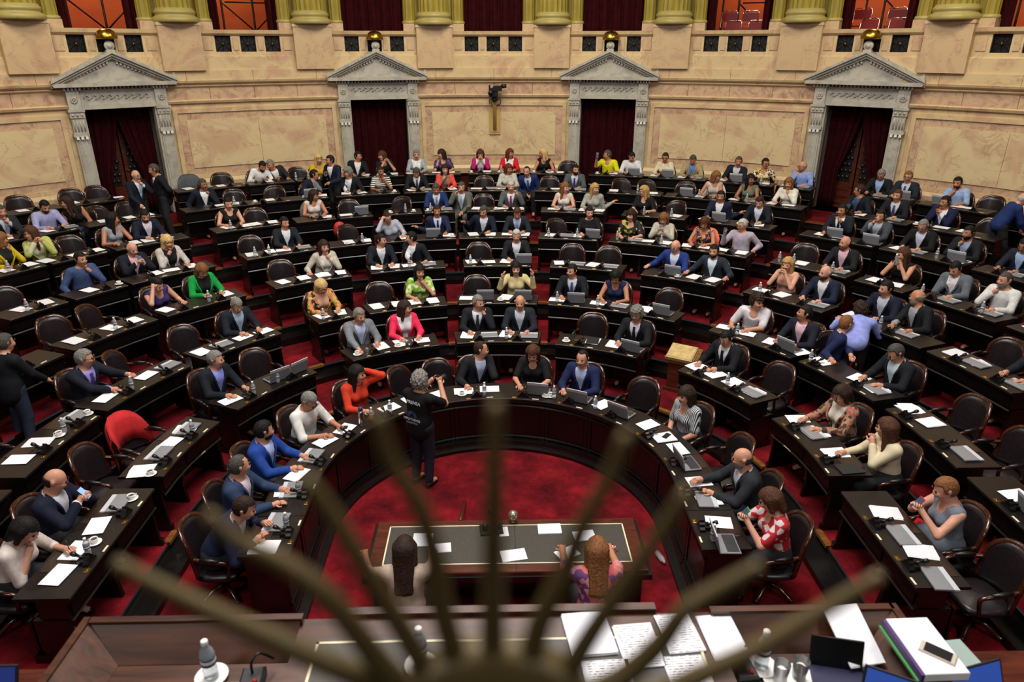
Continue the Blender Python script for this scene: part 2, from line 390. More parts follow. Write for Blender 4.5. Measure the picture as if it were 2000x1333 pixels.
for q in range(-12, 12):
    a0 = q*BETA/2+.015; a1 = (q+1)*BETA/2-.015
    sec('string_slab', 14.84, 15.3, a0, a1, 5.0, 5.25, M_WALL, 5)
sec('wall_core', 15.32, 15.5, -85, 85, 4.4, 5.3, M_WALL, 60)
# gallery parapet with three star grilles per bay, pedestals between
for k in range(-5, 6):
    c = k*BETA; hw = BETA/2-deg(.50)
    a0, a1 = c-hw, c+hw
    sec('parapet_base', 0, 0, a0, a1, 0, 0, M_WALL, prof=[(14.90, 5.25), (14.90, 5.58), (14.97, 5.62), (14.97, 5.70), (15.2, 5.70), (15.2, 5.25)], n=8)
    sec('parapet_rail', 0, 0, a0, a1, 0, 0, M_WALL, prof=[(14.95, 6.10), (14.88, 6.15), (14.86, 6.24), (15.3, 6.24), (15.3, 6.10)], n=8)
    xs = [-.64, 0, .64]; gw = .2
    pier = [(-99, -.64-gw), (-.64+gw, -gw), (gw, .64-gw), (.64+gw, 99)]
    for x0, x1 in pier:
        b0 = a0 if x0 == -99 else c+deg(x0); b1 = a1 if x1 == 99 else c+deg(x1)
        sec('parapet_pier', 14.97, 15.2, b0, b1, 5.70, 6.10, M_WALL, 4)
        m0, m1 = (b0+b1)/2-(b1-b0)*.28, (b0+b1)/2+(b1-b0)*.28
        sec('pier_panel', 14.945, 14.97, m0, m1, 5.74, 6.06, M_PED, 3)
    for x in xs:
        a = c+deg(x); M = TR(15.03*math.sin(rad(a)), 15.03*math.cos(rad(a)), 5.90, -rad(a))
        mb = MB(); mb.box(-.2, .2, .06, .08, -.2, .2, 0)
        g = MB()
        for s_ in range(4):
            an = PI*s_/4; L_ = .26 if s_ % 2 else .19
            g.tube([(-L_*math.cos(an), 0, -L_*math.sin(an)), (L_*math.cos(an), 0, L_*math.sin(an))], .008, 5)
        g.box(-.2, .2, -.01, .01, -.2, -.18); g.box(-.2, .2, -.01, .01, .18, .2); g.box(-.2, -.18, -.01, .01, -.2, .2); g.box(.18, .2, -.01, .01, -.2, .2)
        gr = link('star_grille', g.mesh('grille', M_IRON), wall, M)
        link('grille_back', mb.mesh('back', M_BLACK), wall, M)
        bo = MB(); bo.sphere((0, -.02, 0), .022, 8); link('brass_boss', bo.mesh('boss', M_BRASS), wall, M)
    # pedestal and column half a bay to the right
    if k < 5:
        ap = c+BETA/2; dp = deg(.52)
        sec('column_pedestal', 14.74, 15.3, ap-dp, ap+dp, 5.25, 6.33, M_PED, 5)
        sec('pedestal_cap', 14.72, 15.3, ap-dp-deg(.02), ap+dp+deg(.02), 6.33, 6.40, M_WALL, 5)
        for s_ in (-1, 1):
            q0 = ap+s_*deg(.69); sec('pilaster_plinth', 14.92, 15.3, q0-deg(.18), q0+deg(.18), 6.24, 6.43, M_PED, 3)
def fluted(R, z0, z1, n):
    mb = MB(); m = n*4; prof = []
    for i in range(m):
        t = (i % 4)/4; rr = R*(1-.075*math.sin(PI*t)) if (i % 4) else R
        prof.append(rr)
    v = []
    for z in (z0, z1):
        for i in range(m):
            a = 2*PI*i/m; v.append((prof[i]*math.cos(a), prof[i]*math.sin(a), z))
    mb.add(v, [(i, (i+1) % m, m+(i+1) % m, m+i) for i in range(m)]+[tuple(range(m, 2*m))], 0, False)
    return mb
me_col = fluted(.43, .33, 2.9, 20).mesh('column_shaft', M_OLIVE)
b_ = MB(); b_.lathe([(.54, 0), (.56, .03), (.56, .09), (.53, .12), (.48, .15), (.47, .18), (.49, .2), (.505, .23), (.49, .27), (.46, .29), (.45, .33)], 32)
me_base = b_.mesh('column_base', M_OLIVE2)
me_pil = fluted(.175, .08, 2.9, 12).mesh('pilaster_shaft', M_OLIVE)
b_ = MB(); b_.lathe([(.20, 0), (.21, .02), (.21, .05), (.185, .08)], 20); me_pilb = b_.mesh('pilaster_base', M_OLIVE2)
side_words = {-5: 'far left', -4: 'second from the left', -3: 'left of the left pedimented door bay', -2: 'left', -1: 'left', 0: 'x'}
cn = ['leftmost', 'second from left', 'third from left', 'fourth from left', 'fifth from left', 'fifth from right', 'fourth from right', 'third from right', 'second from right', 'rightmost']
vis = [k for k in range(-4, 4)]
for i, k in enumerate(vis):
    ap = (k+.5)*BETA
    nm = ['leftmost', 'second from left', 'third from left', 'fourth from left', 'fourth from right', 'third from right', 'second from right', 'rightmost'][i]
    r = empty('column', TR(14.98*math.sin(rad(ap)), 14.98*math.cos(rad(ap)), 6.40, -rad(ap)), 'fluted olive gold column on the gallery pedestal, %s of the eight' % nm, 'column', 'gallery columns')
    link('base', me_base, r); link('shaft', me_col, r)
    for s_ in (-1, 1):
        q0 = ap+s_*deg(.69)
        M = r.matrix_basis.inverted() @ TR(15.12*math.sin(rad(q0)), 15.12*math.cos(rad(q0)), 6.43, -rad(q0))
        p_ = link('pilaster', me_pil, r, M); link('pilaster_base', me_pilb, p_)
    mb = MB(); mb.box(-.53, .53, .22, .5, 0, 2.9); link('back_pier', mb.mesh('back_pier', M_OLIVE), r)
# gallery rooms behind the openings
sec('gallery_floor', 15.3, 18.5, -85, 85, 5.2, 5.28, M_RWOOD, 40)
sec('gallery_rear_wall', 18.3, 18.5, -85, 85, 5.28, 9.5, M_ORANGE, 40)
sec('gallery_ceiling', 15.1, 18.5, -85, 85, 9.3, 9.5, M_WALL, 40)
for a in (-4*BETA, -3*BETA, -2*BETA, 2*BETA, 3*BETA, 4*BETA):
    area('gallery_room_lamp', (17.2*math.sin(rad(a)), 17.2*math.cos(rad(a)), 9.1), (0, 0, 0), .6, 55, (1.0, .72, .45))
def curtain(name, w0, w1, z0, z1, folds, amp, label, M, taper=None, mt=M_CURT):
    mb = MB(); n = folds*8; v = []; rows = 9
    for j in range(rows):
        t = j/(rows-1); z = z0+(z1-z0)*t
        for i in range(n+1):
            s_ = i/n; a, b = w0, w1
            if taper: a, b = taper(t, w0, w1)
            x = a+(b-a)*s_
            y = amp*math.sin(s_*folds*2*PI)+amp*.5*math.sin(s_*folds*3.3*PI+t*2)
            v.append((x, y, z))
    mb.add(v, [(j*(n+1)+i, j*(n+1)+i+1, (j+1)*(n+1)+i+1, (j+1)*(n+1)+i) for j in range(rows-1) for i in range(n)], 0, True)
    me = mb.mesh(name, mt); o = link(name, me, None, M); tag(o, label, 'curtain')
    md = o.modifiers.new('thick', 'SOLIDIFY'); md.thickness = .012
    return o
for k, nm in ((-1, 'left'), (0, 'middle'), (1, 'right')):
    a = k*BETA
    curtain('gallery_curtain', -1.02, 1.02, 6.0, 9.2, 10, .045, 'closed dark red gallery curtain, %s of the three closed ones' % nm, TR(15.22*math.sin(rad(a)), 15.22*math.cos(rad(a)), 0, -rad(a)))
for k in (-4, -3, -2, 2, 3, 4):
    a = k*BETA
    for s_, sn in ((-1, 'left'), (1, 'right')):
        x0, x1 = (-1.05, -.62) if s_ < 0 else (.62, 1.05)
        where = {-4: 'opening at the far left edge', -3: 'opening above the leftmost pediment', -2: 'second open bay from the left', 2: 'second open bay from the right', 3: 'opening above the rightmost pediment', 4: 'opening at the far right edge'}[k]
        curtain('gallery_curtain', x0, x1, 5.9, 9.2, 3, .05, 'drawn back red curtain on the %s side, gallery %s' % (sn, where), TR(15.25*math.sin(rad(a)), 15.25*math.cos(rad(a)), 0, -rad(a)))
    # black railing of the seating steps inside the gallery
    M = TR(16.9*math.sin(rad(a)), 16.9*math.cos(rad(a)), 5.28, -rad(a))
    where = {-4: 'far left opening', -3: 'opening above the leftmost pediment', -2: 'second open bay from the left', 2: 'second open bay from the right', 3: 'opening above the rightmost pediment', 4: 'far right opening'}[k]
    r = empty('railing', M, 'black iron railing with diagonal braces inside the gallery %s' % where, 'railing', 'gallery railings')
    t = MB(); t.tube([(-1.5, 0, 2.02), (1.5, 0, 2.02)], .03, 6); link('top_rail', t.mesh('top_rail', M_IRON), r)
    t = MB(); t.tube([(-.2, 0, 1.72), (1.5, 0, 1.72)], .022, 6); link('lower_rail', t.mesh('lower_rail', M_IRON), r)
    for x in (-1.1, -.75, -.3, .55):
        t = MB(); t.tube([(x, 0, 0), (x, 0, 2.0)], .03, 6); link('post', t.mesh('post', M_IRON), r)
    for x0, x1 in ((-.28, .55), (1.35, .55)):
        t = MB(); t.tube([(x0, 0, 1.7), (x1, 0, .95)], .022, 6); link('brace', t.mesh('brace', M_IRON), r)
# red folding chairs in the two right hand gallery bays
def folding_chair():
    s = {}
    b = MB(); b.cbox(-.21, .21, .17, .20, .62, .86, .02, 0, None); s['backrest'] = b.mesh('backrest', M_REDV)
    b = MB(); b.cbox(-.21, .21, -.2, .2, .43, .47, .02); s['seat'] = b.mesh('seat', M_REDV)
    b = MB()
    for x in (-.22, .22): b.tube(smooth_path([(x, -.22, 0), (x, .05, .45), (x, .2, .80), (x*.8, .21, .89), (0, .21, .89)], 4), .012, 6)
    for x in (-.2, .2): b.tube([(x, .24, 0), (x, -.15, .46)], .012, 6)
    s['frame'] = b.mesh('frame', M_CHROME)
    return s
FC = folding_chair()
fcpos = [(2, -.28, 16.0, .35, 'front left, second open bay from right'), (2, .36, 16.0, .35, 'front right, second open bay from right'), (2, -.5, 16.5, .62, 'rear left one, second open bay from right'), (2, .1, 16.5, .62, 'rear middle one, second open bay from right'), (2, .72, 16.5, .62, 'rear right one, second open bay from right'),
         (3, -.42, 16.0, .35, 'front left one above the rightmost pediment'), (3, .28, 16.0, .35, 'front right one above the rightmost pediment'), (3, -.75, 16.5, .62, 'rear left one above the rightmost pediment'), (3, .1, 16.5, .62, 'rear middle one above the rightmost pediment'), (3, .7, 16.5, .62, 'rear right one above the rightmost pediment')]
for k in (2, 3):
    sec('gallery_step', 15.6, 18.3, k*BETA-5.2, k*BETA+5.2, 5.28, 5.62, M_RWOOD, 4); sec('gallery_step', 16.3, 18.3, k*BETA-5.2, k*BETA+5.2, 5.62, 5.89, M_RWOOD, 4)
for k, x, R, dz, d_ in fcpos:
    a = k*BETA; M = TR(R*math.sin(rad(a))+x*math.cos(rad(a)), R*math.cos(rad(a))-x*math.sin(rad(a)), 5.62 if R < 16.2 else 5.89, -rad(a))
    r = empty('folding_chair', M, 'red folding chair with chrome frame, '+d_, 'chair', 'folding chairs in the gallery')
    for q in FC: link(q, FC[q], r)

# ================================================================== PEDIMENTED DOORS
def pedimented_door(n, k, open_):
    a = k*BETA; M = TR((RW-.13)*math.sin(rad(a)), (RW-.13)*math.cos(rad(a)), 0, -rad(a))
    r = empty('door_%d' % n, M); r['kind'] = 'structure'
    B = lambda nm, x0, x1, y0, y1, z0, z1, m=M_GREY, p=r: link(nm, MB().box(x0, x1, y0, y1, z0, z1).mesh(nm, m), p)
    zf = 1.62
    for s in (-1, 1):
        X = lambda x0, x1: (min(s*x0, s*x1), max(s*x0, s*x1))
        x0, x1 = X(.86, 1.14); p_ = B('pilaster', x0, x1, -.08, .25, zf, 3.80)
        x0, x1 = X(.81, .86); B('door_jamb', x0, x1, -.03, .6, zf, 4.42)
        x0, x1 = X(.90, 1.10); B('pilaster_panel', x0, x1, -.10, -.08, zf+.3, 3.66, M_GREY, p_)
        x0, x1 = X(.83, 1.17); B('console_foot', x0, x1, -.14, .2, 3.78, 3.86, M_GREY, p_)
        for q in range(3):
            xx = s*(.90+.10*q); B('gutta', xx-.03, xx+.03, -.17, -.14, 3.72, 3.78, M_WHITE, p_)
        x0, x1 = X(.86, 1.14); B('fluted_console', x0, x1, -.10, .2, 3.86, 4.22, M_GREY, p_)
        for q in range(4):
            xx = s*(.895+.07*q); link('flute', MB().tube([(xx, -.105, 3.90), (xx, -.105, 4.18)], .018, 6).mesh('flute', M_GREY), p_)
        x0, x1 = X(.84, 1.16); B('capital_block', x0, x1, -.13, .2, 4.22, 4.36, M_GREY, p_)
        for q in range(3): link('egg', MB().sphere((s*(.90+.1*q), -.13, 4.29), .035, 8).mesh('egg', M_GREY), p_)
        x0, x1 = X(.82, 1.18); B('capital_slab', x0, x1, -.16, .2, 4.36, 4.42, M_GREY, p_)
        x0, x1 = X(.86, 1.14); B('frieze_block', x0, x1, -.10, .2, 4.42, 4.86, M_GREY, p_)
        ro = MB(); cx = s*1.0
        for q in range(8): ro.sphere((cx+.055*math.cos(q*PI/4), -.11, 4.63+.055*math.sin(q*PI/4)), .03, 6)
        ro.sphere((cx, -.12, 4.63), .03, 6); link('rosette', ro.mesh('rosette', M_GREY), p_)
        for q in range(5): xx = s*(.84+.08*q); B('dentil', xx-.022, xx+.022, -.17, -.08, 4.86, 4.93, M_GREY, p_)
    B('lintel', -.86, .86, -.06, .6, 4.40, 4.52)
    B('frieze_board', -.86, .86, -.02, .2, 4.52, 4.86)
    # carved scroll relief
    sc = MB()
    for q in range(9):
        x = -.68+.17*q; sc.tube(smooth_path([(x-.08, -.03, 4.66), (x-.02, -.04, 4.73), (x+.04, -.04, 4.68), (x, -.04, 4.63), (x+.08, -.03, 4.66)], 4), .014, 5)
    link('scroll_relief', sc.mesh('relief', M_GREY), r)
    for q in range(19): x = -.81+.09*q; B('dentil', x-.022, x+.022, -.1, 0, 4.87, 4.93)
    co = MB(); co.prism([(-1.38, 4.93), (1.38, 4.93), (1.42, 5.02), (-1.42, 5.02)], -.26, .1); link('cornice', co.mesh('cornice', M_GREY), r)
    ty = MB(); ty.prism([(-1.2, 5.02), (1.2, 5.02), (0, 5.55)], -.06, .1); link('tympanum', ty.mesh('tympanum', M_GREY), r)
    ap = 5.70; sl = (ap-5.05)/1.42
    for s in (-1, 1):
        rk = MB()
        def band(z0, z1, y0): rk.prism([(s*1.42, 5.04+z0), (0, ap+z0), (0, ap+z1), (s*1.42, 5.04+z1)], y0, .1)
        band(-.02, .05, -.30); band(-.08, -.02, -.24); band(-.14, -.08, -.17)
        link('raking_cornice', rk.mesh('raking', M_GREY), r)
        for q in range(13):
            t = (q+.6)/14; x = s*1.12*(1-t); z = 5.04+(ap-.20-5.04)*t
            B('dentil', x-.022, x+.022, -.13, -.05, z-.02, z+.05)
        # corner leaf and small leaves on the slope
        for t, h in ((.03, .13), (.36, .06), (.66, .06)):
            x = s*1.38*(1-t); z = 5.07+(ap-5.02)*t
            lf = MB(); lf.prism([(x-.05, z-.02), (x+.05, z-.02), (x+.045*s+.02, z+h*.6), (x+.03*s, z+h), (x-.03, z+h*.5)], -.26, -.2); link('leaf_ornament', lf.mesh('leaf', M_GREY), r)
    ac = MB(); ac.lathe([(1e-5, -.03), (.10, -.025), (.12, 0), (.10, .025), (1e-5, .03)], 18, 0, Matrix.Translation((0, -.2, ap+.15)) @ RX(PI/2))
    ac.lathe([(.06, -.04), (.065, 0), (.06, .04)], 12, 0, Matrix.Translation((0, -.22, ap+.15)) @ RX(PI/2)); ac.box(-.1, .1, -.26, -.14, ap+.0, ap+.06)
    link('crest_medallion', ac.mesh('crest', M_GREY), r)
    # dark recess
    B('recess_back', -.86, .86, 1.05, 1.1, zf, 4.5, M_BLACK2)
    B('recess_left', -.9, -.81, .2, 1.1, zf, 4.5, M_DWOOD); B('recess_right', .81, .9, .2, 1.1, zf, 4.5, M_DWOOD); B('recess_top', -.9, .9, .2, 1.1, 4.42, 4.5, M_BLACK2); B('threshold', -.9, .9, -.05, 1.1, zf-.1, zf+.02, M_RWOOD)
    if open_:
        for s in (-1, 1):
            x0, x1 = (s*.02, s*.78) if s > 0 else (s*.78, s*.02)
            lf = B('door_leaf', x0, x1, .85, .9, zf, 4.3, M_RWOOD)
            pd = MB(); pd.box(x0+.1, x1-.1, .83, .85, zf+.75, 4.1); lp = link('leather_panel', pd.mesh('leather', M_LEATHER2), lf)
            tf = MB()
            for i in range(5):
                for j in range(14):
                    tf.sphere((x0+.16+.11*i+(.055 if j % 2 else 0)-.02, .83, zf+.85+.17*j), .055, 6, 0, None, (1, .55, 1))
            link('tufting', tf.mesh('tufting', M_LEATHER2), lf)
            for q in range(3): B('rail_moulding', x0+.08, x1-.08, .83, .85, zf+.1+.2*q, zf+.16+.2*q, M_RWOOD, lf)
        hd = MB(); hd.tube([(.06, .85, 2.75), (.06, .78, 2.75), (.16, .77, 2.75)], .014, 6); link('handle', hd.mesh('handle', M_BRASS), r)
    return M
names_d = ['leftmost', 'second from left', 'second from right', 'rightmost']
for n, (k, op) in enumerate(((-3, 1), (-1, 0), (1, 0), (3, 1))):
    M = pedimented_door(n+1, k, op); nm = names_d[n]
    if op:
        for s, sn in ((-1, 'left'), (1, 'right')):
            def tp(t, a, b, s=s):
                w = .42+.42*max(0, (t-.38)/.62)**.8 if t > .38 else .42
                return (-.79, -.79+w) if s < 0 else (.79-w, .79)
            curtain('door_curtain', -.8, -.2, 1.66, 4.4, 5, .035, 'tied back dark red curtain, %s half of the %s pedimented door' % (sn, nm), M @ Matrix.Translation((0, .52, 0)), tp)
    else:
        curtain('door_curtain', -.8, .8, 1.66, 4.4, 9, .04, 'closed dark red curtain in the %s pedimented door' % nm, M @ Matrix.Translation((0, .42, 0)))
    # brass half globe over the pediment
    r = empty('brass_bowl_lamp', M @ Matrix.Translation((0, -.10, 5.84)), 'brass half dome lamp on a black stem above the %s pediment' % nm, 'lamp', 'brass lamps over the pediments')
    b = MB(); b.lathe([(.23, .16), (.24, .18), (.235, .24), (.195, .33), (.115, .385), (1e-5, .40)], 24); link('dome', b.mesh('dome', M_BRASS), r)
    b = MB(); b.lathe([(.09, 0), (.1, .03), (.05, .06), (.04, .14), (.14, .15), (1e-5, .16)], 16); link('stem', b.mesh('stem', M_BLACK), r)
# ceiling above the frame keeps the light warm and closes the room
# ================================================================== TV camera on its gilt bracket
a = 0.0; R = 14.93
r = empty('television_camera', TR(.02, R, 0, 0), 'black television camera on a gilt wall bracket, middle marble panel', 'camera')
b = MB(); b.box(-.17, .17, -.02, .02, 3.35, 4.12); b.box(-.13, .13, -.035, -.02, 3.42, 4.05); link('bracket_plate', b.mesh('plate', M_GOLDP), r)
b = MB(); b.tube([(0, -.08, 3.52), (0, -.08, 4.25), (0, -.16, 4.34)], .055, 10); link('bracket_arm', b.mesh('arm', M_GOLDP), r)
b = MB(); b.lathe([(.05, 4.3), (.09, 4.34), (.09, 4.42), (.06, 4.46)], 12, 0, Matrix.Translation((0, -.2, 0))); b.tube(smooth_path([(.05, -.2, 4.4), (.17, -.2, 4.36), (.16, -.2, 4.24), (.06, -.14, 4.2)], 5), .014, 6); b.tube(smooth_path([(-.05, -.2, 4.4), (-.15, -.2, 4.36), (-.14, -.2, 4.24)], 5), .014, 6); link('pan_head', b.mesh('pan', M_BLACK2), r)
b = MB(); b.cbox(-.16, .10, -.38, -.1, 4.46, 4.70, .03); b.cbox(-.05, .22, -.42, -.12, 4.62, 4.76, .03); b.tube([(.2, -.3, 4.74), (.34, -.34, 4.76)], .06, 10); b.tube([(-.1, -.36, 4.6), (-.12, -.52, 4.56)], .07, 12); b.box(-.17, -.12, -.3, -.15, 4.62, 4.78); link('camera_body', b.mesh('body', M_BLACK), r)
# seats: row -> list of angles (one place at the desk each); kept with what stands on them in the catalogue below
def yleg(y, R): return math.degrees(math.atan2(R, y)) if y > 0 else 90+math.degrees(math.atan2(-y, R))
FRONT = []
for k in range(-5, 5): FRONT.append((1.5+18*k, 1.5+18*(k+1)))
FRONT += [(91.5, yleg(-.68, 2.24)), (yleg(-.69, 2.24), yleg(-1.38, 2.24))]
FRONT = [(yleg(1.38, 1), 0)][:0]+[(-yleg(-1.38, 2.24), -yleg(-.69, 2.24)), (-yleg(-.68, 2.24), -88.5)]+FRONT
UNITS[0] = FRONT
ORD = ['first', 'second', 'third', 'fourth', 'fifth', 'sixth', 'seventh', 'eighth', 'ninth', 'tenth', 'eleventh', 'twelfth', 'thirteenth', 'fourteenth', 'fifteenth', 'sixteenth', 'seventeenth', 'eighteenth', 'nineteenth', 'twentieth',
       'twenty-first', 'twenty-second', 'twenty-third', 'twenty-fourth', 'twenty-fifth', 'twenty-sixth', 'twenty-seventh', 'twenty-eighth', 'twenty-ninth', 'thirtieth', 'thirty-first', 'thirty-second']
# shared small desk fittings, local frame: -Y to the well, origin on the desk top at its front edge
mb = MB(); mb.prism([(-.085, 0), (.085, 0), (.075, .03), (.045, .045), (.035, .075), (.012, .085), (0, .11), (-.012, .085), (-.035, .075), (-.045, .045), (-.075, .03)], .02, .075)
mb.box(-.055, .055, .075, .14, 0, .045); ME_CREST = mb.mesh('console', M_DWOOD)
mb = MB(); mb.tube([(.0, .10, .05), (.012, .17, .075)], .014, 8); mb.tube([(.012, .17, .075), (.016, .20, .085), (.018, .225, .095)], [.018, .026, .02], 8); ME_MIC = mb.mesh('mic', M_BLACK)
mb = MB(); mb.cbox(-.035, .035, 0, .045, 0, .006, .003); mb.lathe([(.012, .006), (.012, .010), (1e-5, .011)], 8, 0, Matrix.Translation((0, .022, 0))); ME_PLATE = mb.mesh('plate', M_BRASS)
mb = MB(); mb.cbox(-.05, .05, 0, .022, 0, .005, .002); ME_NAME = mb.mesh('name', M_CREAM)
mb = MB(); mb.cbox(-.15, .15, 0, .24, 0, .006, .003); ME_PAD = mb.mesh('pad', M_PAD)
SEATS = {i: [] for i in range(8)}
def build_desk(row, idx, a0, a1, seats, near):
    R, zt, zf = RROW[row], ZTOP[row], ZFL[row]
    am = (a0+a1)/2; W = seatM(row, am, 0, zf); inv = W.inverted()
    n = len(UNITS[row]); nm = ORD[idx]
    lab = 'dark carved wooden desk unit, %s from the left in the %s' % (nm, ROWN[row])
    r = empty('hemicycle_desk', W, lab, 'desk', 'curved desks of the hemicycle')
    ns = max(2, int(abs(a1-a0)/(4 if row else 3)))
    def part(name, prof, m, b0=a0, b1=a1, k=ns, p=r):
        mb = MB(); sweep(mb, R, b0, b1, prof, k, 0, inv); return link(name, mb.mesh(name, m), p)
    da = math.degrees(.03/R)
    if row == 0:
        zf = 0.; part('body', rect(.03, .44, 0.0, zt-.04), M_DWOOD)
        part('front_panel', rect(.015, .03, .22, zt-.16), M_DWOOD, a0+da*2.4, a1-da*2.4)
        for z0, z1, d in ((.0, .10, -.03), (.10, .15, -.01), (.18, .21, .0), (zt-.15, zt-.12, .0), (zt-.09, zt-.04, -.01)):
            part('moulding', [(d, z0), (d-.008, (z0+z1)/2), (d, z1), (.03, z1), (.03, z0)], M_DWOOD, a0+.1, a1-.1)
        part('stile', rect(.005, .03, .15, zt-.1), M_DWOOD, a0+.1, a0+da*2, 1); part('stile', rect(.005, .03, .15, zt-.1), M_DWOOD, a1-da*2, a1-.1, 1)
        zf = ZFL[0]
    else:
        part('apron', rect(.02, .30, zt-.25, zt-.035), M_DWOOD)
        part('apron_moulding', [(-.0, zt-.29), (-.012, zt-.275), (0, zt-.26), (.02, zt-.26), (.02, zt-.29)], M_DWOOD)
        part('cornice_moulding', [(-.005, zt-.07), (-.02, zt-.05), (-.02, zt-.035), (.02, zt-.035), (.02, zt-.07)], M_DWOOD)
        bounds = [a0]+[(seats[i]+seats[i+1])/2 for i in range(len(seats)-1)]+[a1]
        if not seats: bounds = [a0, a1]
        for q in range(len(bounds)-1):
            p_ = part('drawer_front', [(.006, zt-.235), (.006, zt-.09), (.02, zt-.085), (.02, zt-.24)], M_DWOOD, bounds[q]+da*1.2, bounds[q+1]-da*1.2, 3)
        for e0, e1 in ((a0, a0+da*1.3), (a1-da*1.3, a1)):
            p_ = part('end_panel', [(.02, zf+.09), (.05, zt-.27), (.43, zt-.27), (.43, zf+.09)], M_DWOOD, e0, e1, 1)
            part('plinth', rect(-.01, .47, zf, zf+.09), M_DWOOD, e0-da*.2, e1+da*.2, 1, p_)
        for q in range(1, len(bounds)-1):
            part('centre_leg', [(.06, zf), (.10, zf+.25), (.05, zt-.27), (.40, zt-.27), (.36, zf+.25), (.42, zf)], M_DWOOD, bounds[q]-da*.8, bounds[q]+da*.8, 1)
        part('foot_rail', rect(.36, .42, zf+.10, zf+.16), M_DWOOD)
        part('modesty_panel', rect(.38, .40, zf+.16, zt-.27), M_DWOOD)
    part('desk_top', [(-.035, zt-.035), (-.035, zt-.008), (-.028, zt), (.505, zt), (.512, zt-.008), (.512, zt-.035)], M_DTOP)
    for s in seats:
        for name, me, d, t in (('microphone_console', ME_CREST, .0, 0), ('brass_socket', ME_PLATE, -.015, -.13), ('name_plate', ME_NAME, -.02, .20), ('writing_panel', ME_PAD, .235, 0)):
            o = link(name, me, r, inv @ seatM(row, s, d, zt+.0005, t))
            if name == 'microphone_console': link('microphone', ME_MIC, o)
    return r
# ================================================================== CHAIRS
def make_chair_meshes():
    C = {}
    W, n = .275, 18
    def top(x): return .985-.16*abs(x/W)**4.5
    def yc(x, z): return .255-.13*(x/W)**2+.16*max(0, z-.46)
    def panel(off, inset, mi):
        mb = MB(); v = []; rows = 9; Wn = W-inset
        for sgn in (0, 1):
            for j in range(rows):
                for i in range(n+1):
                    x = -Wn+2*Wn*i/n; zt = top(x*W/Wn)-inset; z = .44+(zt-.44)*j/(rows-1)
                    b = .012*math.sin(PI*j/(rows-1))*math.cos(PI*x/(2*Wn)) if sgn == 0 else 0
                    v.append((x, yc(x, z)+(-off-b if sgn == 0 else off), z))
        N = (n+1)*rows; f = []
        for j in range(rows-1):
            for i in range(n):
                a = j*(n+1)+i; f.append((a, a+1, a+n+2, a+n+1)); f.append((N+a+n+1, N+a+n+2, N+a+1, N+a))
        for i in range(n):
            a = (rows-1)*(n+1)+i; f.append((a, a+1, N+a+1, N+a)); f.append((i+1, i, N+i, N+i+1))
        for j in range(rows-1):
            a = j*(n+1); f.append((a+n+1, N+a+n+1, N+a, a)); a += n; f.append((a, N+a, N+a+n+1, a+n+1))
        mb.add(v, f, mi, True); return mb
    C['backrest'] = panel(.028, .012, 0).mesh('backrest', M_LEATHER)
    mb = MB(); pts = []
    for j in range(6): z = .44+(top(W)-.44)*j/5; pts.append((-W, yc(-W, z), z))
    for i in range(1, n): x = -W+2*W*i/n; pts.append((x, yc(x, top(x)), top(x)))
    for j in range(5, -1, -1): z = .44+(top(W)-.44)*j/5; pts.append((W, yc(W, z), z))
    mb.tube(pts, .021, 8, 0, None, False, 1.5); C['back_frame'] = mb.mesh('back_frame', M_CHAIRW)
    mb = MB(); v = []; f = []
    prof = [(.0, .37), (.25, .37), (.265, .39), (.26, .425), (.22, .445), (.0, .455)]
    def sq(t): c, s = math.cos(t), math.sin(t); e = .55; return math.copysign(abs(c)**e, c), math.copysign(abs(s)**e, s)
    k = 24
    for r_, z in prof:
        for i in range(k): x, y = sq(2*PI*i/k); v.append((x*max(r_, .001)*1.02, y*max(r_, .001)*.98-.02, z))
    for j in range(len(prof)-1):
        for i in range(k): f.append((j*k+i, j*k+(i+1) % k, (j+1)*k+(i+1) % k, (j+1)*k+i))
    mb.add(v, f, 0, True); C['seat'] = mb.mesh('seat', M_LEATHER)
    for s in (-1, 1):
        mb = MB(); mb.tube(smooth_path([(s*.27, .16, .70), (s*.30, .02, .685), (s*.305, -.14, .675), (s*.295, -.22, .64), (s*.285, -.21, .55), (s*.265, -.17, .44)], 4), .021, 8, 0, None, False, 1.2)
        C['armrest', s] = mb.mesh('armrest', M_CHAIRW)
        mb = MB(); mb.tube([(s*.29, .08, .705), (s*.303, -.02, .70), (s*.305, -.13, .692)], [.02, .028, .02], 8); C['arm_pad', s] = mb.mesh('arm_pad', M_LEATHER2)
    mb = MB(); mb.lathe([(.03, .08), (.035, .12), (.028, .2), (.04, .31), (.14, .35), (.16, .37)], 12); C['pedestal'] = mb.mesh('pedestal', M_CHAIRW)
    mb = MB(); mb.tube(smooth_path([(0, 0, .14), (.12, 0, .12), (.24, 0, .05), (.29, 0, .03)], 4), [.03]*13, 6); C['foot'] = mb.mesh('foot', M_CHAIRW)
    return C
CH = make_chair_meshes()
def place_chair(M, label):
    r = empty('swivel_armchair', M, label, 'chair', 'leather swivel armchairs of the hemicycle')
    for k in ('seat', 'backrest', 'back_frame', 'pedestal'): link(k, CH[k], r)
    for s in (-1, 1): link('arm_pad', CH['arm_pad', s], link('armrest', CH['armrest', s], r))
    for q in range(4): link('foot', CH['foot'], r, RZ(PI/4+q*PI/2))
    return r
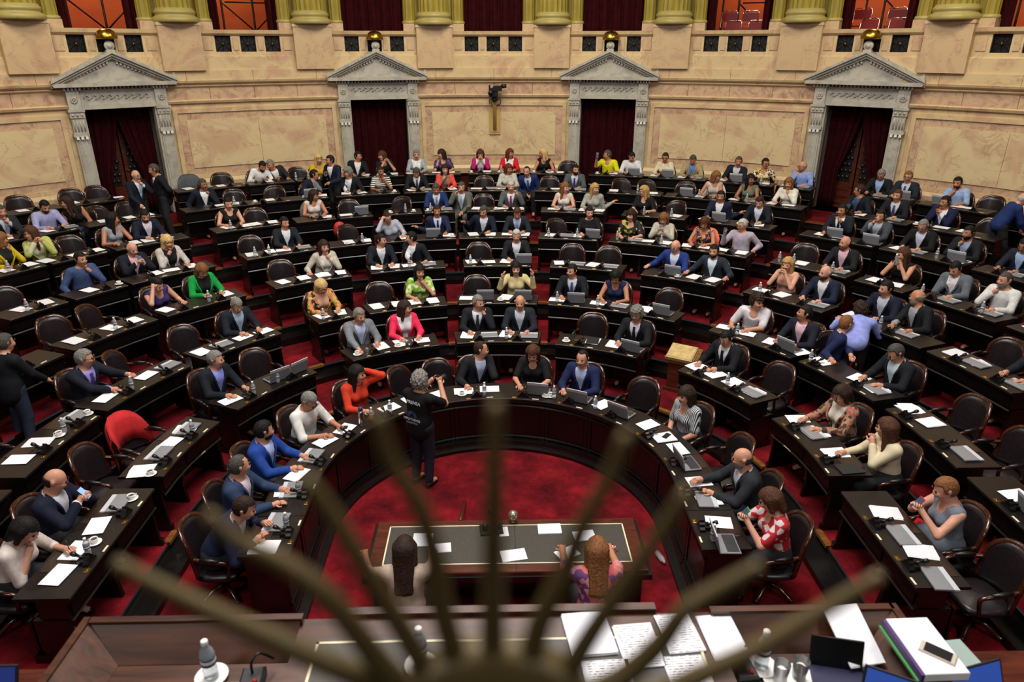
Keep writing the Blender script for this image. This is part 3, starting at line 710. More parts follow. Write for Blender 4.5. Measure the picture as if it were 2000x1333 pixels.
# ================================================================== DESK CLUTTER
def small_meshes():
    D = {}
    def sheets(n, th, w, l, jit, seed):
        rn = random.Random(seed); mb = MB()
        for i in range(n):
            M = Matrix.Translation((rn.uniform(-jit, jit), rn.uniform(-jit, jit), i*th)) @ RZ(rn.uniform(-jit*4, jit*4))
            mb.box(-w/2, w/2, -l/2, l/2, 0, th, 0, M)
        return mb
    D['sheet'] = [sheets(2, .0015, .21, .29, .004, 1).mesh('sheet', M_PAPER), sheets(5, .002, .22, .29, .010, 2).mesh('sheet', M_PAPER), sheets(3, .002, .21, .30, .018, 3).mesh('sheet', M_PAPER2), sheets(2, .002, .30, .21, .01, 4).mesh('sheet', M_PAPER)]
    mb = MB(); a = .02; mb.add([(-.14, -.14, .002), (-.005, -.14, a), (-.005, .14, a), (-.14, .14, .002), (.005, -.14, a), (.14, -.14, .002), (.14, .14, .002), (.005, .14, a), (-.14, -.14, 0), (.14, -.14, 0), (.14, .14, 0), (-.14, .14, 0)], [(0, 1, 2, 3), (4, 5, 6, 7), (1, 4, 7, 2), (11, 10, 9, 8), (0, 8, 9, 5, 4, 1), (3, 2, 7, 6, 10, 11), (0, 3, 11, 8), (5, 9, 10, 6)])
    D['open'] = mb.mesh('open_book', M_PAPER)
    mb = MB(); mb.cbox(-.165, .165, -.115, .115, 0, .014, .004); D['lap_base'] = mb.mesh('base', M_SILVER2)
    mb = MB(); mb.box(-.145, .145, -.03, .1, .0143, .016); D['lap_keys'] = mb.mesh('keys', M_KEYS)
    mb = MB(); mb.cbox(-.165, .165, -.006, .006, 0, .175, .003); D['lap_lid'] = mb.mesh('lid', M_SILVER2)
    mb = MB(); mb.cbox(-.165, .165, -.0065, .0065, .175, .222, .003); D['lap_band'] = mb.mesh('band', M_SILVER)
    mb = MB(); mb.box(-.152, .152, .0062, .0075, .012, .21); D['lap_screen'] = mb.mesh('screen', emitmat('#8fa6c8', .25))
    mb = MB(); mb.cbox(-.165, .165, -.115, .062, 0, .02, .004); D['lap_closed'] = mb.mesh('closed', mat('#8d8f94', .42, .3, .05, 3.))
    mb = MB(); mb.cbox(-.165, .165, .062, .115, 0, .02, .004); D['lap_closed_band'] = mb.mesh('closed_band', M_SILVER)
    mb = MB(); mb.lathe([(.029, 0), (.032, .006), (.032, .05), (.029, .062), (.032, .075), (.032, .135), (.028, .152), (.014, .178), (.0125, .188)], 14); D['bottle'] = mb.mesh('bottle', M_PET)
    mb = MB(); mb.lathe([(.0325, .082), (.0328, .085), (.0328, .118), (.0325, .121)], 14); D['bottle_label'] = mb.mesh('label', pattern(['#e7e9ee', '#303848'], 9., .6, 'hstripe'))
    mb = MB(); mb.lathe([(.0145, .186), (.0155, .19), (.0155, .208), (.013, .211)], 12); D['bottle_cap'] = mb.mesh('cap', M_WHITE)
    mb = MB(); mb.lathe([(.02, 0), (.03, .003), (.036, .03), (.04, .055), (.037, .055), (.033, .03), (.028, .008), (1e-5, .007)], 16); mb.tube(smooth_path([(.036, 0, .045), (.058, 0, .045), (.055, 0, .018), (.034, 0, .015)], 4), .004, 6); D['cup'] = mb.mesh('cup', M_WHITE)
    mb = MB(); mb.lathe([(1e-5, 0), (.035, .001), (.07, .012), (.072, .014), (.068, .014), (.035, .006), (1e-5, .005)], 20); D['saucer'] = mb.mesh('saucer', M_WHITE)
    mb = MB(); mb.lathe([(.034, .042), (1e-5, .043)], 14); D['coffee'] = mb.mesh('coffee', mat('#1d0f08', .15, 0, 0))
    mb = MB(); mb.lathe([(.028, 0), (.036, .1), (.034, .1), (.027, .006), (1e-5, .005)], 14); D['glass'] = mb.mesh('glass', M_GLASS)
    mb = MB(); mb.cbox(-.036, .036, -.074, .074, 0, .009, .003); D['phone'] = mb.mesh('phone', M_BLACK)
    mb = MB(); mb.cbox(-.11, .11, -.15, .15, 0, .012, .003); D['folder'] = mb.mesh('folder', mat('#1b1b1e', .5, 0, 0))
    return D
SM = small_meshes()
NITEM = {}
def put(kind, M, where, extra=''):
    if kind == 'paper' or kind == 'paper2':
        i = RNG.randint(0, 4); o = link('paper_sheets', SM['sheet'][i], None, M); tag(o, 'white papers '+where+extra, 'paper', 'papers on the desks')
    elif kind == 'open':
        o = link('open_booklet', SM['open'], None, M); tag(o, 'open white booklet '+where, 'booklet')
    elif kind == 'laptop':
        o = empty('laptop', M, 'open grey laptop '+where, 'laptop', 'laptops on the desks'); link('base', SM['lap_base'], o); link('keyboard', SM['lap_keys'], o)
        l_ = link('lid', SM['lap_lid'], o, Matrix.Translation((0, -.115, .012)) @ RX(rad(14))); link('lid_band', SM['lap_band'], l_); link('screen', SM['lap_screen'], l_)
    elif kind == 'closed':
        o = empty('closed_laptop', M, 'closed silver laptop '+where, 'laptop', 'closed laptops on the desks'); link('lid', SM['lap_closed'], o); link('hinge_band', SM['lap_closed_band'], o)
    elif kind == 'bottle':
        o = empty('water_bottle', M, 'clear water bottle '+where, 'bottle', 'water bottles on the desks'); link('body', SM['bottle'], o); link('paper_label', SM['bottle_label'], o); link('cap', SM['bottle_cap'], o)
    elif kind == 'cup':
        o = empty('coffee_cup', M, 'white coffee cup '+where, 'cup', 'coffee cups on the desks'); link('saucer', SM['saucer'], o); c = link('cup', SM['cup'], o, TR(0, 0, .006, RNG.uniform(0, 6))); link('coffee', SM['coffee'], c)
    elif kind == 'glass':
        o = link('drinking_glass', SM['glass'], None, M); tag(o, 'clear drinking glass '+where, 'glass', 'drinking glasses')
    elif kind == 'phone':
        o = link('phone', SM['phone'], None, M); tag(o, 'black phone '+where, 'phone', 'phones on the desks')
    elif kind == 'folder':
        o = link('dark_folder', SM['folder'], None, M); tag(o, 'dark folder '+where, 'folder')
    return o
# slots on one place of a desk: (d from the front edge, t along the desk)
def items(row, a, codes, who):
    z = ZTOP[row]+.001; nP = 0
    zw = {}
    for c in codes:
        J = lambda s: RNG.uniform(-s, s)
        w = 'before %s, %s' % (who, ROWN[row])
        def M(d, t, dz=0., r=0.): return seatM(row, a, d, z+dz, t, r)
        if c == 'p': put('paper', M(.27+J(.02), -.20+J(.02), .007, J(.25)), w, ', left stack' if 'P' in codes else '')
        elif c == 'P': put('paper', M(.27+J(.02), .19+J(.02), .007, J(.25)), w, ', right stack' if 'p' in codes else '')
        elif c == 'o': put('open', M(.27, -.18+J(.02), .007, J(.2)), w)
        elif c == 'l': put('laptop', M(.25, .16+J(.02), .007, J(.1)), w)
        elif c == 'm': put('laptop', M(.25, -.14+J(.02), .007, J(.1)), w+(', left one' if 'l' in codes else ''))
        elif c == 'k': put('closed', M(.25, .19+J(.02), .007, J(.08)), w)
        elif c == 'b': put('bottle', M(.12+J(.02), .10+J(.02)), w)
        elif c == 'B': put('bottle', M(.12+J(.02), -.21+J(.03), .016 if False else 0), w+(', left one' if 'b' in codes else ''))
        elif c == 'c': put('cup', M(.13+J(.02), -.27+J(.02)), w+(', left one' if 'C' in codes else ''))
        elif c == 'C': put('cup', M(.13+J(.02), .29+J(.02)), w)
        elif c == 'g': put('glass', M(.10, -.12), w)
        elif c == 'f': put('phone', M(.30, .18, .018 if 'P' in codes else .007, .4), w)
        elif c == 'd': put('folder', M(.28, .18, .007, .1), w)
# ================================================================== PEOPLE
# A figure is a distance field of tapered limbs blended at the joints, turned into one continuous surface (surface nets).
class Field:
    def __init__(s, lo, hi, h):
        s.h = h; s.lo = np.array(lo, np.float32); n = np.ceil((np.array(hi)-np.array(lo))/h).astype(int)+1
        s.n = n; s.f = np.full(n, .3, np.float32)
        s.ax = [s.lo[i]+h*np.arange(n[i], dtype=np.float32) for i in range(3)]
    def cone(s, a, b, ra, rb, k=.02, frame=None, sc=(1, 1, 1), op='u'):
        a = np.array(a, np.float32); b = np.array(b, np.float32)
        rm = max(ra, rb)*max(1, max(1/x for x in sc))+k+2.5*s.h
        lo = np.minimum(a, b)-rm; hi = np.maximum(a, b)+rm
        i0 = np.clip(np.floor((lo-s.lo)/s.h).astype(int), 0, s.n-1); i1 = np.clip(np.ceil((hi-s.lo)/s.h).astype(int)+1, 1, s.n)
        if (i1 <= i0).any(): return s
        X = s.ax[0][i0[0]:i1[0]][:, None, None]; Y = s.ax[1][i0[1]:i1[1]][None, :, None]; Z = s.ax[2][i0[2]:i1[2]][None, None, :]
        ba = b-a; L2 = float(ba @ ba)
        px, py, pz = X-a[0], Y-a[1], Z-a[2]
        if L2 > 1e-9:
            t = np.clip((px*ba[0]+py*ba[1]+pz*ba[2])/L2, 0, 1); ox, oy, oz = px-t*ba[0], py-t*ba[1], pz-t*ba[2]; r = ra+(rb-ra)*t
        else: ox, oy, oz, r = px, py, pz, ra
        if frame is not None:
            F = np.array(frame, np.float32)     # columns: local axes
            ux = ox*F[0, 0]+oy*F[1, 0]+oz*F[2, 0]; uy = ox*F[0, 1]+oy*F[1, 1]+oz*F[2, 1]; uz = ox*F[0, 2]+oy*F[1, 2]+oz*F[2, 2]
            d = (np.sqrt((ux*sc[0])**2+(uy*sc[1])**2+(uz*sc[2])**2)-r)/max(sc)**.5
        else: d = np.sqrt(ox*ox+oy*oy+oz*oz)-r
        sl = (slice(i0[0], i1[0]), slice(i0[1], i1[1]), slice(i0[2], i1[2]))
        g = s.f[sl]
        if op == 'u':
            if k > 0:
                hh = np.clip(k-np.abs(g-d), 0, None)/k; s.f[sl] = np.minimum(g, d)-hh*hh*k*.25
            else: s.f[sl] = np.minimum(g, d)
        else: s.f[sl] = np.maximum(g, -d)
        return s
    def cut(s, fun):          # keep only where fun(X,Y,Z) < 0
        X, Y, Z = s.ax[0][:, None, None], s.ax[1][None, :, None], s.ax[2][None, None, :]
        s.f = np.maximum(s.f, fun(X, Y, Z)+0*s.f); return s
    def noise(s, amp, fr, seed=0):
        X, Y, Z = s.ax[0][:, None, None], s.ax[1][None, :, None], s.ax[2][None, None, :]
        U, V_, W_ = X*.8+Y*.5+Z*.33, Y*.77-X*.6+Z*.21, Z*.83+X*.37-Y*.41
        s.f = s.f+amp*.7*(np.sin(U*fr+seed)*np.sin(V_*fr*1.17+seed*2)*np.sin(W_*fr*.83+seed*3)+.8*np.sin(V_*fr*1.9+seed)*np.sin(W_*fr*1.6+1.3)*np.sin(U*fr*1.43+2.1)).astype(np.float32); return s
    def net(s):
        f = s.f.copy(); f[0] = f[-1] = .3; f[:, 0] = f[:, -1] = .3; f[:, :, 0] = f[:, :, -1] = .3
        ins = f < 0
        c = [ins[i:ins.shape[0]-1+i, j:ins.shape[1]-1+j, k:ins.shape[2]-1+k] for i in (0, 1) for j in (0, 1) for k in (0, 1)]
        cnt = sum(x.astype(np.int8) for x in c); act = (cnt > 0) & (cnt < 8)
        I = np.argwhere(act); idx = np.full(act.shape, -1, np.int32); idx[act] = np.arange(len(I))
        acc = np.zeros((len(I), 3), np.float32); num = np.zeros(len(I), np.float32)
        corners = [(i, j, k) for i in (0, 1) for j in (0, 1) for k in (0, 1)]
        val = {cc: f[I[:, 0]+cc[0], I[:, 1]+cc[1], I[:, 2]+cc[2]] for cc in corners}
        for cc in corners:
            for ax in range(3):
                if cc[ax]: continue
                dd = list(cc); dd[ax] = 1; dd = tuple(dd); va, vb = val[cc], val[dd]
                m = (va < 0) != (vb < 0); t = np.where(m, va/np.where(m, va-vb, 1), 0)
                p = np.tile(np.array(cc, np.float32), (len(I), 1)); p[:, ax] += t
                acc += p*m[:, None]; num += m
        V = s.lo+(I+acc/num[:, None])*s.h
        Q = []
        for ax in range(3):
            a = ins; sl0 = [slice(1, -1)]*3; sl0[ax] = slice(0, -1); sl1 = list(sl0); sl1[ax] = slice(1, None)
            A, B = ins[tuple(sl0)], ins[tuple(sl1)]; E_ = np.argwhere(A != B)
            if not len(E_): continue
            flip = A[tuple(E_.T)]
            g = E_.copy(); o = [1, 1, 1]; o[ax] = 0; g = g+np.array(o)
            u, v_ = (ax+1) % 3, (ax+2) % 3
            def cell(du, dv):
                q = g.copy(); q[:, u] -= du; q[:, v_] -= dv; return idx[q[:, 0], q[:, 1], q[:, 2]]
            q = np.stack([cell(1, 1), cell(0, 1), cell(0, 0), cell(1, 0)], 1)
            q[~flip] = q[~flip][:, ::-1]; Q.append(q)
        Q = np.concatenate(Q); Q = Q[(Q >= 0).all(1)]
        return V, Q
def np_mesh(name, V, Q, mats, mi=None, smooth=True):
    me = bpy.data.meshes.new(name); me.vertices.add(len(V)); me.vertices.foreach_set('co', np.asarray(V, np.float32).ravel())
    me.loops.add(len(Q)*4); me.loops.foreach_set('vertex_index', np.asarray(Q, np.int32).ravel())
    me.polygons.add(len(Q)); me.polygons.foreach_set('loop_start', np.arange(len(Q), dtype=np.int32)*4)
    try: me.polygons.foreach_set('loop_total', np.full(len(Q), 4, np.int32))
    except Exception: pass
    me.update(calc_edges=True)
    if smooth: me.polygons.foreach_set('use_smooth', np.ones(len(Q), bool))
    for m in (mats if isinstance(mats, (list, tuple)) else [mats]): me.materials.append(m)
    if mi is not None: me.polygons.foreach_set('material_index', np.asarray(mi, np.int32))
    me.validate(); me.update(); return me
def sub_mesh(V, Q, mask):
    q = Q[mask]; u, inv = np.unique(q.ravel(), return_inverse=True); return V[u], inv.reshape(-1, 4)
def rx(a): c, s = math.cos(a), math.sin(a); return np.array([[1, 0, 0], [0, c, -s], [0, s, c]])
def ry(a): c, s = math.cos(a), math.sin(a); return np.array([[c, 0, s], [0, 1, 0], [-s, 0, c]])
def rz(a): c, s = math.cos(a), math.sin(a); return np.array([[c, -s, 0], [s, c, 0], [0, 0, 1]])
SKIN = {'l': '#c48d72', 'm': '#b27a5d', 'd': '#96654c', 'p': '#cd9880'}
HAIRC = {'black': '#120e0d', 'dbrown': '#2b1b13', 'brown': '#4a2c1b', 'lbrown': '#7a4f2e', 'blond': '#b08a52', 'lblond': '#c9a870', 'grey': '#77746f', 'white': '#b3b0aa', 'red': '#5c2a1a', 'dgrey': '#45413e'}
def skinmat(k): return mat(SKIN[k], .5, 0, .06, 20., 0, .35)
def hairmat(k): return mat(HAIRC[k], .68, 0, .45, 70., .35, .25)
M_EYE = mat('#1a1412', .2, 0, 0); M_LIP = mat('#9a4f47', .5, 0, 0)
# ---- hair, beards, glasses live in the head frame (origin = middle of the skull, -Y = face)
_hair = {}
def face_cut(z_hair, y0=-.05, w=.062):
    def fn(X, Y, Z):
        # inside the face box -> positive
        d = np.minimum(np.minimum(-(Y-y0), z_hair-Z+0*X), w+.03*np.clip((z_hair-Z)/.1, 0, 1)-np.abs(X))
        return d
    return fn
def hair_mesh(style, colour):
    k = (style, colour)
    if k in _hair: return _hair[k]
    kk = ('geo', style)
    if kk not in _hair:
        F = Field((-.17, -.17, -.42), (.17, .2, .19), .0105)
        I3 = np.eye(3)
        def ell(c, r, kf=.02): F.cone(c, c, 1., 1., kf, I3, (1/r[0], 1/r[1], 1/r[2])) if False else None
        def skull(t, dz=.012, dy=.008): F.cone((0, dy, dz), (0, dy, dz), .10+t, .10+t, .0, I3, (1.26, 1.0, .96))
        if style in ('short', 'side', 'crop'):
            skull(.006 if style == 'crop' else .013); F.noise(.0 if style == 'crop' else .0035, 95, 1.3); F.cut(face_cut(.072, -.032, .2)); F.cut(lambda X, Y, Z: np.where(Y < .012, -.012-Z, -.078-Z)+0*X)
            if style == 'side': F.noise(.006, 60, 1)
        elif style == 'receding':
            skull(.010); F.cut(face_cut(.100, -.012, .055)); F.cut(face_cut(.055, -.028, .2)); F.cut(lambda X, Y, Z: np.where(Y < .012, -.012-Z, -.078-Z)+0*X)
        elif style == 'bald':
            skull(.004); F.cut(lambda X, Y, Z: Z-.025+0*X+0*Y); F.cut(lambda X, Y, Z: -.075-Z+0*X+0*Y); F.cut(lambda X, Y, Z: np.where(Z < -.012, .02, .002)-Y+0*X)
        elif style == 'curly':
            skull(.038); F.noise(.020, 85, .5); F.cut(face_cut(.055, -.03, .2)); F.cut(lambda X, Y, Z: np.where(Y < .0, -.03-Z, -.085-Z)+0*X)
        elif style in ('long', 'bob', 'mid'):
            skull(.020); L = {'long': -.34, 'mid': -.22, 'bob': -.12}[style]
            for s in (-1, 1):
                F.cone((s*.070, .0, .03), (s*.088, -.01, L+.04), .038, .030, .03); F.cone((s*.05, .06, .02), (s*.052, .085, L), .048, .03, .03)
            F.cone((0, .07, .02), (0, .095, L), .052, .032, .03)
            F.noise(.004, 120, 2); F.cut(face_cut(.060, -.03, .064))
        elif style == 'fringe':
            skull(.022)
            for s in (-1, 1): F.cone((s*.068, .0, .03), (s*.080, -.005, -.12), .040, .032, .03); F.cone((s*.05, .06, .02), (s*.055, .075, -.14), .050, .04, .03)
            F.noise(.003, 110, 1); F.cut(face_cut(.040, -.03, .064))
        elif style == 'bun':
            skull(.012); F.cone((0, .115, .01), (0, .13, .0), .045, .04, .02); F.cut(face_cut(.066, -.028, .2)); F.cut(lambda X, Y, Z: np.where(Y < .012, -.012-Z, -.08-Z)+0*X)
        elif style == 'pony':
            skull(.012); F.cone((0, .10, .02), (0, .13, -.2), .035, .02, .02); F.cut(face_cut(.068)); F.cut(lambda X, Y, Z: np.minimum(-.08-Z, .08-Y)+0*X)
        elif style == 'beard':
            F.cone((0, -.030, -.062), (0, -.030, -.062), .068, .068, 0, I3, (1.08, .95, .9)); F.cone((0, -.06, -.09), (0, -.06, -.1), .04, .03, .02); F.cut(lambda X, Y, Z: np.maximum(Z+.048-.9*np.clip(np.abs(X)-.036, 0, .03), Y-.03)+0*X)
        _hair[kk] = F.net()
    V, Q = _hair[kk]; _hair[k] = np_mesh('hair', V, Q, hairmat(colour)); return _hair[k]
g_ = MB()
for s in (-1, 1):
    g_.tube([(s*.034+.026*math.cos(t*PI/5)*(1 if True else 1), -.112, .004+.019*math.sin(t*PI/5)) for t in range(10)], .0035, 5, 0, None, True)
    g_.tube([(s*.060, -.110, .008), (s*.083, -.04, .008), (s*.083, .01, .0)], .003, 5)
g_.tube([(-.009, -.114, .008), (.009, -.114, .008)], .003, 5)
ME_GLASSES = g_.mesh('glasses', mat('#15130f', .3, 0, 0))
def two_bone(S, T, l1, l2, pole):
    S, T, pole = np.array(S, float), np.array(T, float), np.array(pole, float)
    d = T-S; L = np.linalg.norm(d); mx = (l1+l2)*.985
    if L > mx: T = S+d/L*mx; d = T-S; L = mx
    L = max(L, abs(l1-l2)+.03); u = d/np.linalg.norm(d)
    c = (l1*l1+L*L-l2*l2)/(2*l1*L); c = max(-1, min(1, c)); s = math.sqrt(1-c*c)
    p = pole-u*(pole @ u); p /= max(np.linalg.norm(p), 1e-6)
    return S+u*(l1*c)+p*(l1*s), T
def hand(mb, wr, fwd, nrm, side, curl=.5):
    # palm is in the field; five tapered fingers with two bends, rooted in the palm; the thumb leaves the side near its base
    f = np.array(fwd, float); f /= np.linalg.norm(f); n = np.array(nrm, float); n -= f*(n @ f); n /= max(np.linalg.norm(n), 1e-6); s = np.cross(f, n)*side
    for i, (off, L) in enumerate(((-.030, .068), (-.010, .078), (.010, .073), (.029, .058))):
        p = wr+f*.085+s*off; pts = [p]; a = 0
        for q, (fr, da) in enumerate(((.45, .35), (.3, .7), (.25, .6))):
            a += curl*da*1.6; p = p+(f*math.cos(a)+n*math.sin(a))*L*fr; pts.append(p)
        mb.tube([tuple(x) for x in pts], [.0095, .009, .008, .006], 6)
    p = wr+f*.03-s*.035; d1 = f*.75-s*.6+n*.3; d1 /= np.linalg.norm(d1); d2 = f*.95-s*.1+n*.3; d2 /= np.linalg.norm(d2)
    mb.tube([tuple(p+s*.02), tuple(p+d1*.03), tuple(p+d1*.03+d2*.035)], [.013, .011, .008], 6)
NPERS = [0]
def person(M, label, who, top, hair, skin='m', sex='m', arms='desk', yaw=0, pitch=8, roll=0, lean=8, side=0, twist=0, stand=False, bottom='#15161c', glasses=False, beard=None, h=.02, scale=1.10, skirt=False, stride=0., bend=0, shoes='#0c0b0b', hands=None, head_fwd=0.):
    rdg = rad; fem = sex == 'f'
    r = empty('person', M @ Matrix.Diagonal((scale, scale, scale, 1)), label, 'person', 'people in the chamber')
    hipz = .92 if stand else .54
    Rc = rz(rdg(twist)) @ ry(rdg(side)) @ rx(rdg(lean+bend))
    P0 = np.array([0, .03, hipz+.03])
    C = lambda x, y, z: P0+Rc @ np.array([x, y, z])
    sw = .165 if fem else .185
    Rh = rz(rdg(twist)*.5+rdg(yaw)) @ ry(rdg(side)*.5+rdg(roll)) @ rx(rdg(pitch))
    nb = C(0, .01, .435); nt = nb+Rc @ np.array([0, -.02-.3*head_fwd, .07]); H0 = nt+Rh @ np.array([0, -.018, .085])
    HD = lambda x, y, z: H0+Rh @ np.array([x, y, z])
    # legs
    legs = []
    for s in (-1, 1):
        hip = np.array([s*.09, .0, hipz]);
        if stand: kn = np.array([s*.10, -.03+s*stride*.5, .50]); an = np.array([s*.11, .03+s*stride, .09])
        else: kn = np.array([s*.13, -.38, .50]); an = np.array([s*.13, -.34, .09])
        legs.append((hip, kn, an))
    # arms
    A = {}
    T = {'desk': ((-.15, -.42, .835), (.15, -.42, .835)), 'lap': ((-.09, -.24, .60), (.09, -.24, .60)), 'write': ((-.20, -.40, .835), (.10, -.42, .84)), 'phone': ((-.05, -.32, .93), (.06, -.32, .92)),
         'cross': ((.12, -.20, .92), (-.12, -.20, .90)), 'gest': ((-.24, -.33, 1.05), (.30, -.30, 1.08)), 'down': ((-.27, .02, .80-.0), (.27, .02, .80)), 'chest': ((-.06, -.24, 1.0), (.06, -.24, 1.0)), 'wide': ((-.36, -.34, .84), (.36, -.34, .84))}
    if not stand: T = {k_: tuple((x_, y_, z_/scale if z_ < .9 else z_) for x_, y_, z_ in v_) for k_, v_ in T.items()}
    base = 'desk'
    if stand: base = 'down'
    tl, tr = [np.array(x, float) for x in T.get(arms if arms in T else base, T[base])]
    faceL, faceR = HD(-.05, -.13, -.20), HD(.05, -.13, -.20)
    if arms == 'chinL': tl = faceL
    if arms == 'chinR': tr = faceR
    if arms == 'chin2': tl, tr = faceL, faceR
    if arms == 'hairL': tl = HD(-.13, -.05, .0)
    if arms == 'hairR': tr = HD(.13, -.05, .0)
    if arms == 'backR': tr = C(.42, .10, .22)
    if arms == 'backL': tl = C(-.42, .08, .20)
    if arms == 'hangL': tl = np.array([-.32, -.1, .50])
    if arms == 'hangR': tr = np.array([.32, -.1, .50])
    if hands and not stand: hands = tuple(None if q is None else (q[0], q[1], q[2]/scale if .8 < q[2] < .9 else q[2]) for q in hands)
    if hands: 
        if hands[0] is not None: tl = np.array(hands[0], float)
        if hands[1] is not None: tr = np.array(hands[1], float)
    for s, tg in ((-1, tl), (1, tr)):
        S = C(s*sw, .0, .385); hi = tg[2] > S[2]-.06
        el, wr = two_bone(S, tg, .285, .245, (s*.7, .35, -.9) if not hi else (s*.55, -.5, -1.0))
        A[s] = (S, el, wr)
    lo = np.array([-.62, -.72, 0.]); hi = np.array([.62, .5, 2.0 if stand else 1.55])
    pts = [nb, H0+np.array([0, 0, .16]), H0-.14, H0+.14]+[x for s in A for x in A[s]]+[x for l in legs for x in l]+[np.array([0, .22, hipz])]
    pts = np.array(pts); lo = np.minimum(pts.min(0)-.16, [-.25, -.3, -.02]); hi = pts.max(0)+.16; lo[2] = -.03
    def torso(F, t, wide=0.):
        if stand and not bend and t > 0: F.cone(C(0, 0, -.10), C(0, 0, .05), .128+t, .128+t, .03, Rc, (.8, 1., 1.))
        F.cone(C(0, 0, -.02), C(0, 0, .06), .13+t, .125+t, .03, Rc, (.82-wide, 1.05, 1.))
        F.cone(C(0, 0, .06), C(0, 0, .30), (.112 if fem else .128)+t, (.128 if fem else .142)+t, .04, Rc, (.86, 1.12, 1.))
        F.cone(C(-sw+.03, 0, .385), C(sw-.03, 0, .385), .062+t, .062+t, .05); F.cone(C(0, .01, .40), nb+0*nt, .075+t, .06+t, .04)
        if fem:
            for s in (-1, 1): F.cone(C(s*.065, -.085, .26), C(s*.065, -.085, .26), .062+t, .062+t, .04)
    def limbs(F, t, upto=1.0, upper=True):
        for s in (-1, 1):
            S, el, wr = A[s]; q = .9 if fem else 1.
            if upto <= .5: F.cone(S, S+(el-S)*(upto*2), (.056*q+t), (.05*q+t), .03)
            else: F.cone(S, el, .056*q+t, .045*q+t, .03); F.cone(el, el+(wr-el)*((upto-.5)*2), .045*q+t, (.032*q+t*1.1), .015)
    def lower(F, t):
        F.cone((-.07, .02, hipz), (.07, .02, hipz), (.112 if stand else .135)+t, (.112 if stand else .135)+t, .03)
        for hip, kn, an in legs: F.cone(hip, kn, .088+t, .062+t, .03); F.cone(kn, an, .060+t, .042+t*1.3, .02)
    # body: one continuous skin surface
    F = Field(lo, hi, h)
    F.cone(nb-np.array([0, 0, .03]), nt+np.array([0, 0, .03]), .052, .05, .03); torso(F, -.004); lower(F, -.004); limbs(F, 0)
    F.cone(HD(0, .005, .012), HD(0, .005, .012), .098, .098, .0, Rh, (1.27, 1.0, .96)); F.cone(HD(0, -.03, -.055), HD(0, -.035, -.075), .068, .055, .03, Rh, (1.1, .95, 1.))
    F.cone(HD(0, -.098, .005), HD(0, -.112, -.028), .009, .015, .012)
    for s in (-1, 1):
        S, el, wr = A[s]; d = (wr-el)/np.linalg.norm(wr-el)
        F.cone(wr, wr+d*.055, .028, .036, .01); F.cone(HD(s*.078, .012, -.01), HD(s*.082, .018, .012), .018, .02, .008)
        F.cone(HD(s*.036, -.085, -.028), HD(s*.04, -.08, -.03), .026, .02, .02)
    for hip, kn, an in legs: F.cone(an, an+np.array([0, -.14, -.05]), .042, .035, .02)
    V, Q = F.net()
    mb = MB()
    for s in (-1, 1):
        S, el, wr = A[s]; d = (wr-el)/np.linalg.norm(wr-el)
        up = np.array([0, 0, -1.]); nrm = up if abs(d[2]) < .75 else (H0-wr if arms.startswith(('chin', 'hair')) else np.array([-s*1., -.2, 0]))
        hand(mb, wr, d, nrm, -s, .9 if arms in ('phone', 'chest', 'chinL', 'chinR', 'chin2', 'cross') else .35)
    nq = len(mb.f)
    for s in (-1, 1):
        e = HD(s*.033, -.094, .006); mb.sphere(tuple(e), .0115, 6, 1)
        b0 = HD(s*.015, -.103, .028); b1 = HD(s*.036, -.104, .034); b2 = HD(s*.054, -.092, .026); mb.tube([tuple(b0), tuple(b1), tuple(b2)], .0045, 4, 3)
    m0, m1, m2 = HD(-.024, -.094, -.063), HD(0, -.105, -.062), HD(.024, -.094, -.063); mb.tube([tuple(m0), tuple(m1), tuple(m2)], [.004, .007, .004], 5, 2)
    # merge field surface + fingers and features into one mesh
    n0 = len(V); vv = np.concatenate([V, np.array(mb.v, np.float32)])
    me = bpy.data.meshes.new('body'); me.from_pydata(vv.tolist(), [], Q.tolist()+[tuple(i+n0 for i in f) for f in mb.f])
    for m_ in (skinmat(skin), M_EYE, M_LIP, hairmat(hair[1])): me.materials.append(m_)
    me.polygons.foreach_set('material_index', [0]*len(Q)+mb.m); me.polygons.foreach_set('use_smooth', [True]*len(me.polygons)); me.update()
    link('body', me, r)
    HM = Matrix.Translation(H0.tolist()) @ Matrix(Rh.tolist()).to_4x4()
    if hair[0] != 'none': link('hair', hair_mesh(*hair), r, HM)
    if beard: link('beard', hair_mesh('beard', beard), r, HM)
    if glasses: link('glasses', ME_GLASSES, r, HM)
    # trousers / skirt and shoes
    F = Field(np.array([-.36, -.62 if not stand else -.35, -.03]), np.array([.36, .3 if not stand else .4, hipz+.24]), max(h, .024)); lower(F, .014)
    if skirt and not stand: F.cone((-.06, -.1, .5), (.06, -.1, .5), .15, .15, .05); F.cone((-.08, -.36, .5), (.08, -.36, .5), .09, .09, .05); F.cut(lambda X, Y, Z: .42-Z+0*X+0*Y)
    else: F.cut(lambda X, Y, Z: .085-Z+0*X+0*Y)
    V, Q = F.net(); link('trousers' if not skirt else 'skirt', np_mesh('trousers', V, Q, mat(bottom, .8, 0, .15, 18.)), r)
    sh = MB()
    for hip, kn, an in legs: sh.tube([tuple(an+np.array([0, .05, -.05])), tuple(an+np.array([0, -.02, -.04])), tuple(an+np.array([0, -.12, -.055])), tuple(an+np.array([0, -.19, -.065]))], [.038, .046, .042, .022], 8)
    link('shoes', sh.mesh('shoes', mat(shoes, .3, 0, 0)), r)
    # upper garment
    kind = top[0]; F = Field(lo, hi, h)
    def cloth(c): return c if not isinstance(c, str) else mat(c, .82, 0, .16, 16., .12, .25)
    hem = -.10 if kind in ('suit', 'cardigan') else -.04
